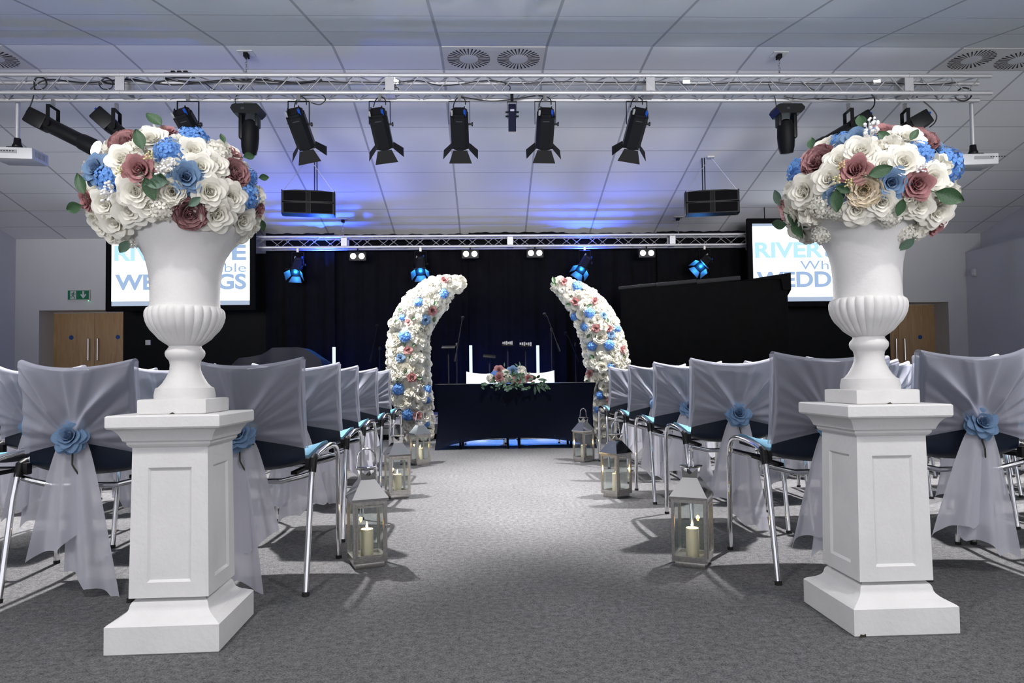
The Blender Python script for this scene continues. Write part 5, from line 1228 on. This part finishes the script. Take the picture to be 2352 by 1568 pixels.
# rear truss fixtures
def twin_blinder(px, py, label):
    p = atY(px, py, BY-0.02); t = thing('twin_flood', label, 'stage light', p, 0, 'twin white floodlights on the rear truss')
    mb = MB(); mb.box((0, 0.03, 0), (0.30, 0.07, 0.16), b=0.012); hs = mb.build('housing', m_black, t)
    for s in (-1, 1):
        mb = MB(); mb.lathe([(0.0005, -0.012), (0.035, -0.010), (0.048, -.004), (0.048, .0), (0.0005, 0)], 24, Matrix.Translation((s*0.073, -0.007, 0)) @ Matrix.Rotation(-pi/2, 4, 'X')); mb.build('lamp', m_blind, t)
    mb = MB(); mb.tube([(0, 0.03, 0.07), (0, 0.03, BZ-BSP-p.z)], 0.012, 6); mb.build('clamp', m_blackm, t); return p
BL = []
for px, py, lb in ((821, 588, 'next to the first rear truss coupling'), (1080, 583, 'over the exit-sign side arch tip'), (1229, 581, 'over the middle of the table'), (1486, 581, 'over the black booth edge')):
    BL.append(twin_blinder(px, py, 'lit pair of round white floodlights %s' % lb))
def blue_par(px, tilt, lean, yaw, label):
    t, body = fresnel(px, BY, BZ-BSP, tilt, lean, label, 'blue-lit spotlights on the rear truss', 0.36, 0.85, m_bluelens, True, yaw, m_flap)
    l = bpy.data.lights.new('blue_spot_bulb', 'POINT'); l.energy = 9; l.color = (0.03, 0.3, 1.0); l.shadow_soft_size = 0.03
    o = bpy.data.objects.new('blue_spot_bulb', l); C.objects.link(o); o.parent = body; o.location = (0, 0, -0.36*0.85*0.655-0.035)
    return t
blue_par(684, radians(-40), 0.05, 0, 'blue-lit spotlight beside the exit-sign side screen'); blue_par(966, radians(-40), -0.05, 0, 'blue-lit spotlight over the exit-sign side arch')
blue_par(1343, radians(-35), 0.55, 0, 'blue-lit spotlight over the booth side arch'); blue_par(1618, radians(-38), 0.85, 0, 'blue-lit spotlight above the black booth')

# ------------------------------------------------------------------ screens
def text(s, size, loc, parent, m, name, bold=0.0, sx=1.0):
    cu = bpy.data.curves.new(name, 'FONT'); cu.body = s; cu.size = size; cu.extrude = 0.001; cu.offset = bold; cu.align_x = 'LEFT'
    o = bpy.data.objects.new(name, cu); C.objects.link(o); o.parent = parent; o.location = loc; bpy.context.view_layer.update()
    me = bpy.data.meshes.new_from_object(o.evaluated_get(bpy.context.evaluated_depsgraph_get())); bpy.data.objects.remove(o); bpy.data.curves.remove(cu)
    o = bpy.data.objects.new(name, me); C.objects.link(o); o.parent = parent; o.location = loc; o.rotation_euler = (pi/2, 0, 0); me.materials.clear(); me.materials.append(m); return o
m_scr = glow('lit_screen_white', (0.86, 0.95, 1.0), 2.2)
m_scr2 = glow('lit_screen_grey', (0.40, 0.48, 0.62), 1.1)
m_t1 = glow('lit_letter_sky', (0.44, 0.72, 0.93), 1.25); m_t2 = glow('lit_letter_slate', (0.30, 0.42, 0.62), 1.25)
def screen(px0, px1, pyt, pyb, fr, label):
    Y = 11.75; a = atY(px0, pyt, Y); b = atY(px1, pyb, Y); W = b.x-a.x; H = a.z-b.z; xc = (a.x+b.x)/2; zc = (a.z+b.z)/2
    t = thing('projection_screen', label, 'screen', (xc, Y, zc), 0, 'lit white screens flanking the stage')
    mb = MB(); f = fr; mb.box((-W/2-f/2, 0.02, 0), (f, 0.06, H+2*f)); mb.box((W/2+f/2, 0.02, 0), (f, 0.06, H+2*f)); mb.box((0, 0.02, H/2+f/2), (W, 0.06, f)); mb.box((0, 0.02, -H/2-f/2), (W, 0.06, f)); mb.box((0, 0.035, 0), (W, 0.02, H)); mb.build('frame', m_curt, t, False)
    mb = MB(); mb.box((0, 0.02, 0.0), (W, 0.01, H)); mb.build('screen_surface', m_scr2, t, False)
    mb = MB(); mb.box((0, 0.013, 0.015), (W, 0.006, H-0.13)); im = mb.build('projected_image', m_scr, t, False)
    def fit(s, m, name, z, h, x0, x1, bold):
        o = text(s, h/0.70, (x0, 0.008, z), im, m, name, bold); xs_ = [v.co.x for v in o.data.vertices]; w0 = max(xs_)-min(xs_)
        o.scale.x = (x1-x0)/w0; o.location.x = x0-min(xs_)*o.scale.x
        return o
    u = W/318.0
    fit('RIVER', m_t1, 'sky_blue_lettering', (H/2-78*u), 34*u, -W/2+6*u, -W/2+165*u, 0.012); fit('SIDE', m_t2, 'slate_lettering', (H/2-78*u), 34*u, -W/2+169*u, W/2-9*u, 0.012)
    fit('Whitstable', m_t2, 'slate_lettering', (H/2-107*u), 21*u, -W/2+110*u, W/2-9*u, 0.0); fit('WEDDINGS', m_t2, 'slate_lettering', (H/2-146*u), 34*u, -W/2+8*u, W/2-9*u, 0.012)
    mb = MB()
    for s in (-1, 1): mb.tube([(s*W*.4, 0.04, H/2+f), (s*W*.4, 0.04, slope_h(Y+0.04)-zc)], 0.008, 6)
    mb.build('hanging_rod', m_blackm, t); return t
screen(256, 574, 521, 700, 0.085, 'lit screen reading RIVERSIDE Whitstable WEDDINGS behind the exit-sign side urn'); screen(1727, 2045, 513, 690, 0.085, 'lit screen reading RIVERSIDE Whitstable WEDDINGS behind the booth side urn')

# ------------------------------------------------------------------ things on the stage
def led_tube(px, pyt, label):
    Y = 11.75; a = atY(px, pyt, Y); t = thing('led_tube_light', label, 'light tube', (a.x, Y, SZ), 0, 'upright glowing tubes on the stage')
    mb = MB(); mb.tube([(0, 0, 0.06), (0, 0, a.z-SZ)], 0.026, 14); mb.build('tube', m_tube, t); mb = MB(); mb.lathe([(0.09, 0), (0.09, 0.015), (0.03, 0.03), (0.03, 0.07)], 20); mb.build('foot', m_black, t)
    l = bpy.data.lights.new('tube_light', 'POINT'); l.energy = 24; l.color = (0.05, 0.12, 1.0); l.shadow_soft_size = 0.05; o = bpy.data.objects.new('tube_light', l); C.objects.link(o); o.location = (a.x, Y+0.12, a.z-0.35)
led_tube(767, 797, 'glowing blue-white tube beside the covered keyboard'); led_tube(1081, 793, 'glowing blue-white tube nearer the exit-sign side arch'); led_tube(1235, 793, 'glowing blue-white tube next to the tilted microphone stand')
def mic_stand(px, pyj, Y, boom, mic, label):
    j = atY(px, pyj, Y); t = thing('microphone_stand', label, 'microphone stand', (j.x, Y, SZ), 0, 'microphone stands on the stage')
    mb = MB(); mb.tube([(0, 0, 0.10), (0, 0, (j.z-SZ)*.55)], 0.012, 8); mb.tube([(0, 0, (j.z-SZ)*.5), (0, 0, j.z-SZ)], 0.008, 8); mb.build('pole', m_blackm, t)
    for q in range(3):
        mb = MB(); a = 0.4+q*2*pi/3; mb.tube([(0, 0, 0.16), (0.28*cos(a), 0.28*sin(a), 0.008)], 0.008, 6); mb.build('leg', m_blackm, t)
    mb = MB(); mb.lathe([(0.012, -.03), (0.02, -.02), (0.02, .02), (0.012, .03)], 10, Matrix.Translation((0, 0, j.z-SZ))); mb.build('boom_joint', m_black, t)
    a, b = atY(*boom[0], Y-.02), atY(*boom[1], Y-.02); o = Vector((j.x, Y, SZ)); mb = MB(); mb.tube([a-o, b-o], 0.007, 8); d = (b-a).normalized(); mb.tube([b-o-d*.12, b-o], 0.014, 8); mb.build('boom', m_blackm, t)
    m = atY(*mic, Y-.02)-o; tip = a-o; mb = MB(); mb.tube([tip, m], [0.011, 0.016], 8); mb.sphere(m, 0.026, 12, 8); mb.build('microphone', m_blackm, t)
mic_stand(872, 800, 10.9, [(866, 752), (850, 832)], (866, 748), 'dim microphone stand beside the exit-sign side arch'); mic_stand(1049, 792, 10.2, [(1061, 738), (1045, 830)], (1063, 730), 'microphone stand with raised boom next to the exit-sign side arch')
mic_stand(1266, 758, 10.2, [(1257, 728), (1286, 807)], (1251, 722), 'microphone stand with tilted boom near the middle of the stage'); mic_stand(1322, 790, 10.9, [(1305, 772), (1330, 830)], (1300, 765), 'dim stand with a small clamp beside the booth side arch')
def tray_stand(px, pyt, Y, W, tilt, gear, label):
    p = atY(px, pyt, Y); t = thing('tray_stand', label, 'equipment stand', (p.x, Y, SZ), 0, 'small equipment stands on the stage'); h = p.z-SZ
    mb = MB(); mb.tube([(0, 0, 0.05), (0, 0, h)], 0.011, 8); mb.build('pole', m_blackm, t); mb = MB()
    for q in range(3): a = 0.9+q*2*pi/3; mb.tube([(0, 0, 0.12), (0.22*cos(a), 0.22*sin(a), 0.008)], 0.008, 6)
    mb.build('tripod', m_blackm, t); mb = MB(); mb.box((0, 0, 0.008), (W, 0.24, 0.012), b=0.003); tr = mb.build('tray', m_blackm, t); tr.matrix_local = Matrix.Translation((0, 0, h)) @ Matrix.Rotation(tilt, 4, 'Y') @ Matrix.Rotation(0.2, 4, 'X')
    if gear:
        mb = MB()
        for i in range(6): mb.box((-W*.42+i*W*.16, -0.05, 0.04), (W*.12, 0.06, 0.03+0.012*(i % 3)), b=0.003)
        mb.build('pedal_boxes', m_greyplug, tr)
    return t
tray_stand(1030, 798, 10.5, 0.20, 0.0, False, 'small flat tray stand next to the raised boom microphone stand'); tray_stand(1124, 819, 10.6, 0.19, 0.10, False, 'low tilted music stand behind the table flowers')
tray_stand(1166, 792, 10.8, 0.17, 0.0, True, 'stand carrying a row of small grey boxes in the stage middle'); tray_stand(1207, 794, 10.8, 0.20, 0.05, True, 'stand carrying a small keyboard tray next to the middle glowing tube')
# covered keyboard
Y = 10.7; poly = [(531, 838), (540, 829), (549, 822), (575, 819), (600, 814), (615, 806), (626, 798), (684, 797), (697, 799), (710, 806), (735, 824), (741, 840), (742, 900)]
P = [atY(x, y, Y) for x, y in poly]; cx = sum(p.x for p in P)/len(P)
t = thing('covered_keyboard', 'low equipment draped in a dark cloth at the exit-sign end of the stage', 'covered equipment', (cx, Y, SZ))
pp = [(p.x-cx, max(0.0, p.z-SZ)) for p in P[:-1]]; pp = [(pp[0][0], 0.0)]+pp+[(pp[-1][0]+.02, 0.0)]
mb = MB(); n = len(pp)
def kfn(u, v):
    q = u*(n-1); i = min(n-2, int(q)); f = q-i; x = pp[i][0]*(1-f)+pp[i+1][0]*f; z = pp[i][1]*(1-f)+pp[i+1][1]*f
    return (x, 0.03*sin(x*14)*0.3+0.75*v, z*(1-0.10*max(0, v-.5)) )
mb.grid(kfn, 60, 8)
def kfront(u, v):
    q = u*(n-1); i = min(n-2, int(q)); f = q-i; x = pp[i][0]*(1-f)+pp[i+1][0]*f; z = pp[i][1]*(1-f)+pp[i+1][1]*f
    return (x, 0.009*sin(x*14)-(1-v)*0.04*abs(sin(x*9)), z*v)
mb.grid(kfront, 60, 10); mb.build('dust_cover', mat('dark_blue_dust_cover', (0.012, 0.014, 0.03), 0.6), t, angle=40)
# big black booth
A = atY(1425, 660, 10.25); B = atY(1808, 640, 9.45); o = Vector((A.x, A.y, 0)); dx = B.x-A.x; dy = B.y-A.y; Lb = hypot(dx, dy); ang = atan2(dy, dx); HB = (A.z+B.z)/2
t = thing('drum_booth', 'tall black felt-covered booth with grey foam rim at the side of the stage', 'booth', (A.x, A.y, 0), ang)
mb = MB(); mb.grid(lambda u, v: (Lb*u, -0.012*sin(u*Lb*5+1)*(1-v)-0.006*sin(u*Lb*17), SZ+.003+(HB-SZ)*v), 60, 12); mb.grid(lambda u, v: (Lb+0.012*sin(u*9), 1.4*u, SZ+.003+(HB-SZ)*v), 16, 8); mb.grid(lambda u, v: (0.0, 1.4*u, SZ+.003+(HB-SZ)*v), 4, 4); mb.build('felt_wall', m_booth, t, angle=60)
for u0, u1, dz, rr in ((-0.01, 0.225, 0.0, 0.022), (0.228, 0.475, 0.02, 0.027), (0.478, 0.735, 0.03, 0.030)):
    mb = MB(); mb.tube([(Lb*u0, -0.02, HB+dz-.01), (Lb*u1, -0.02, HB+dz+.015)], rr, 12); mb.build('foam_rim', m_foam, t)
mb = MB(); mb.prism([(Lb*.745, HB+.005), (Lb*1.02, HB+.075), (Lb*1.02, HB-.16), (Lb*.975, HB-.16), (Lb*.965, HB-.005)], 1, -.06, 1.4); mb.build('hanging_flap', m_booth, t, False)
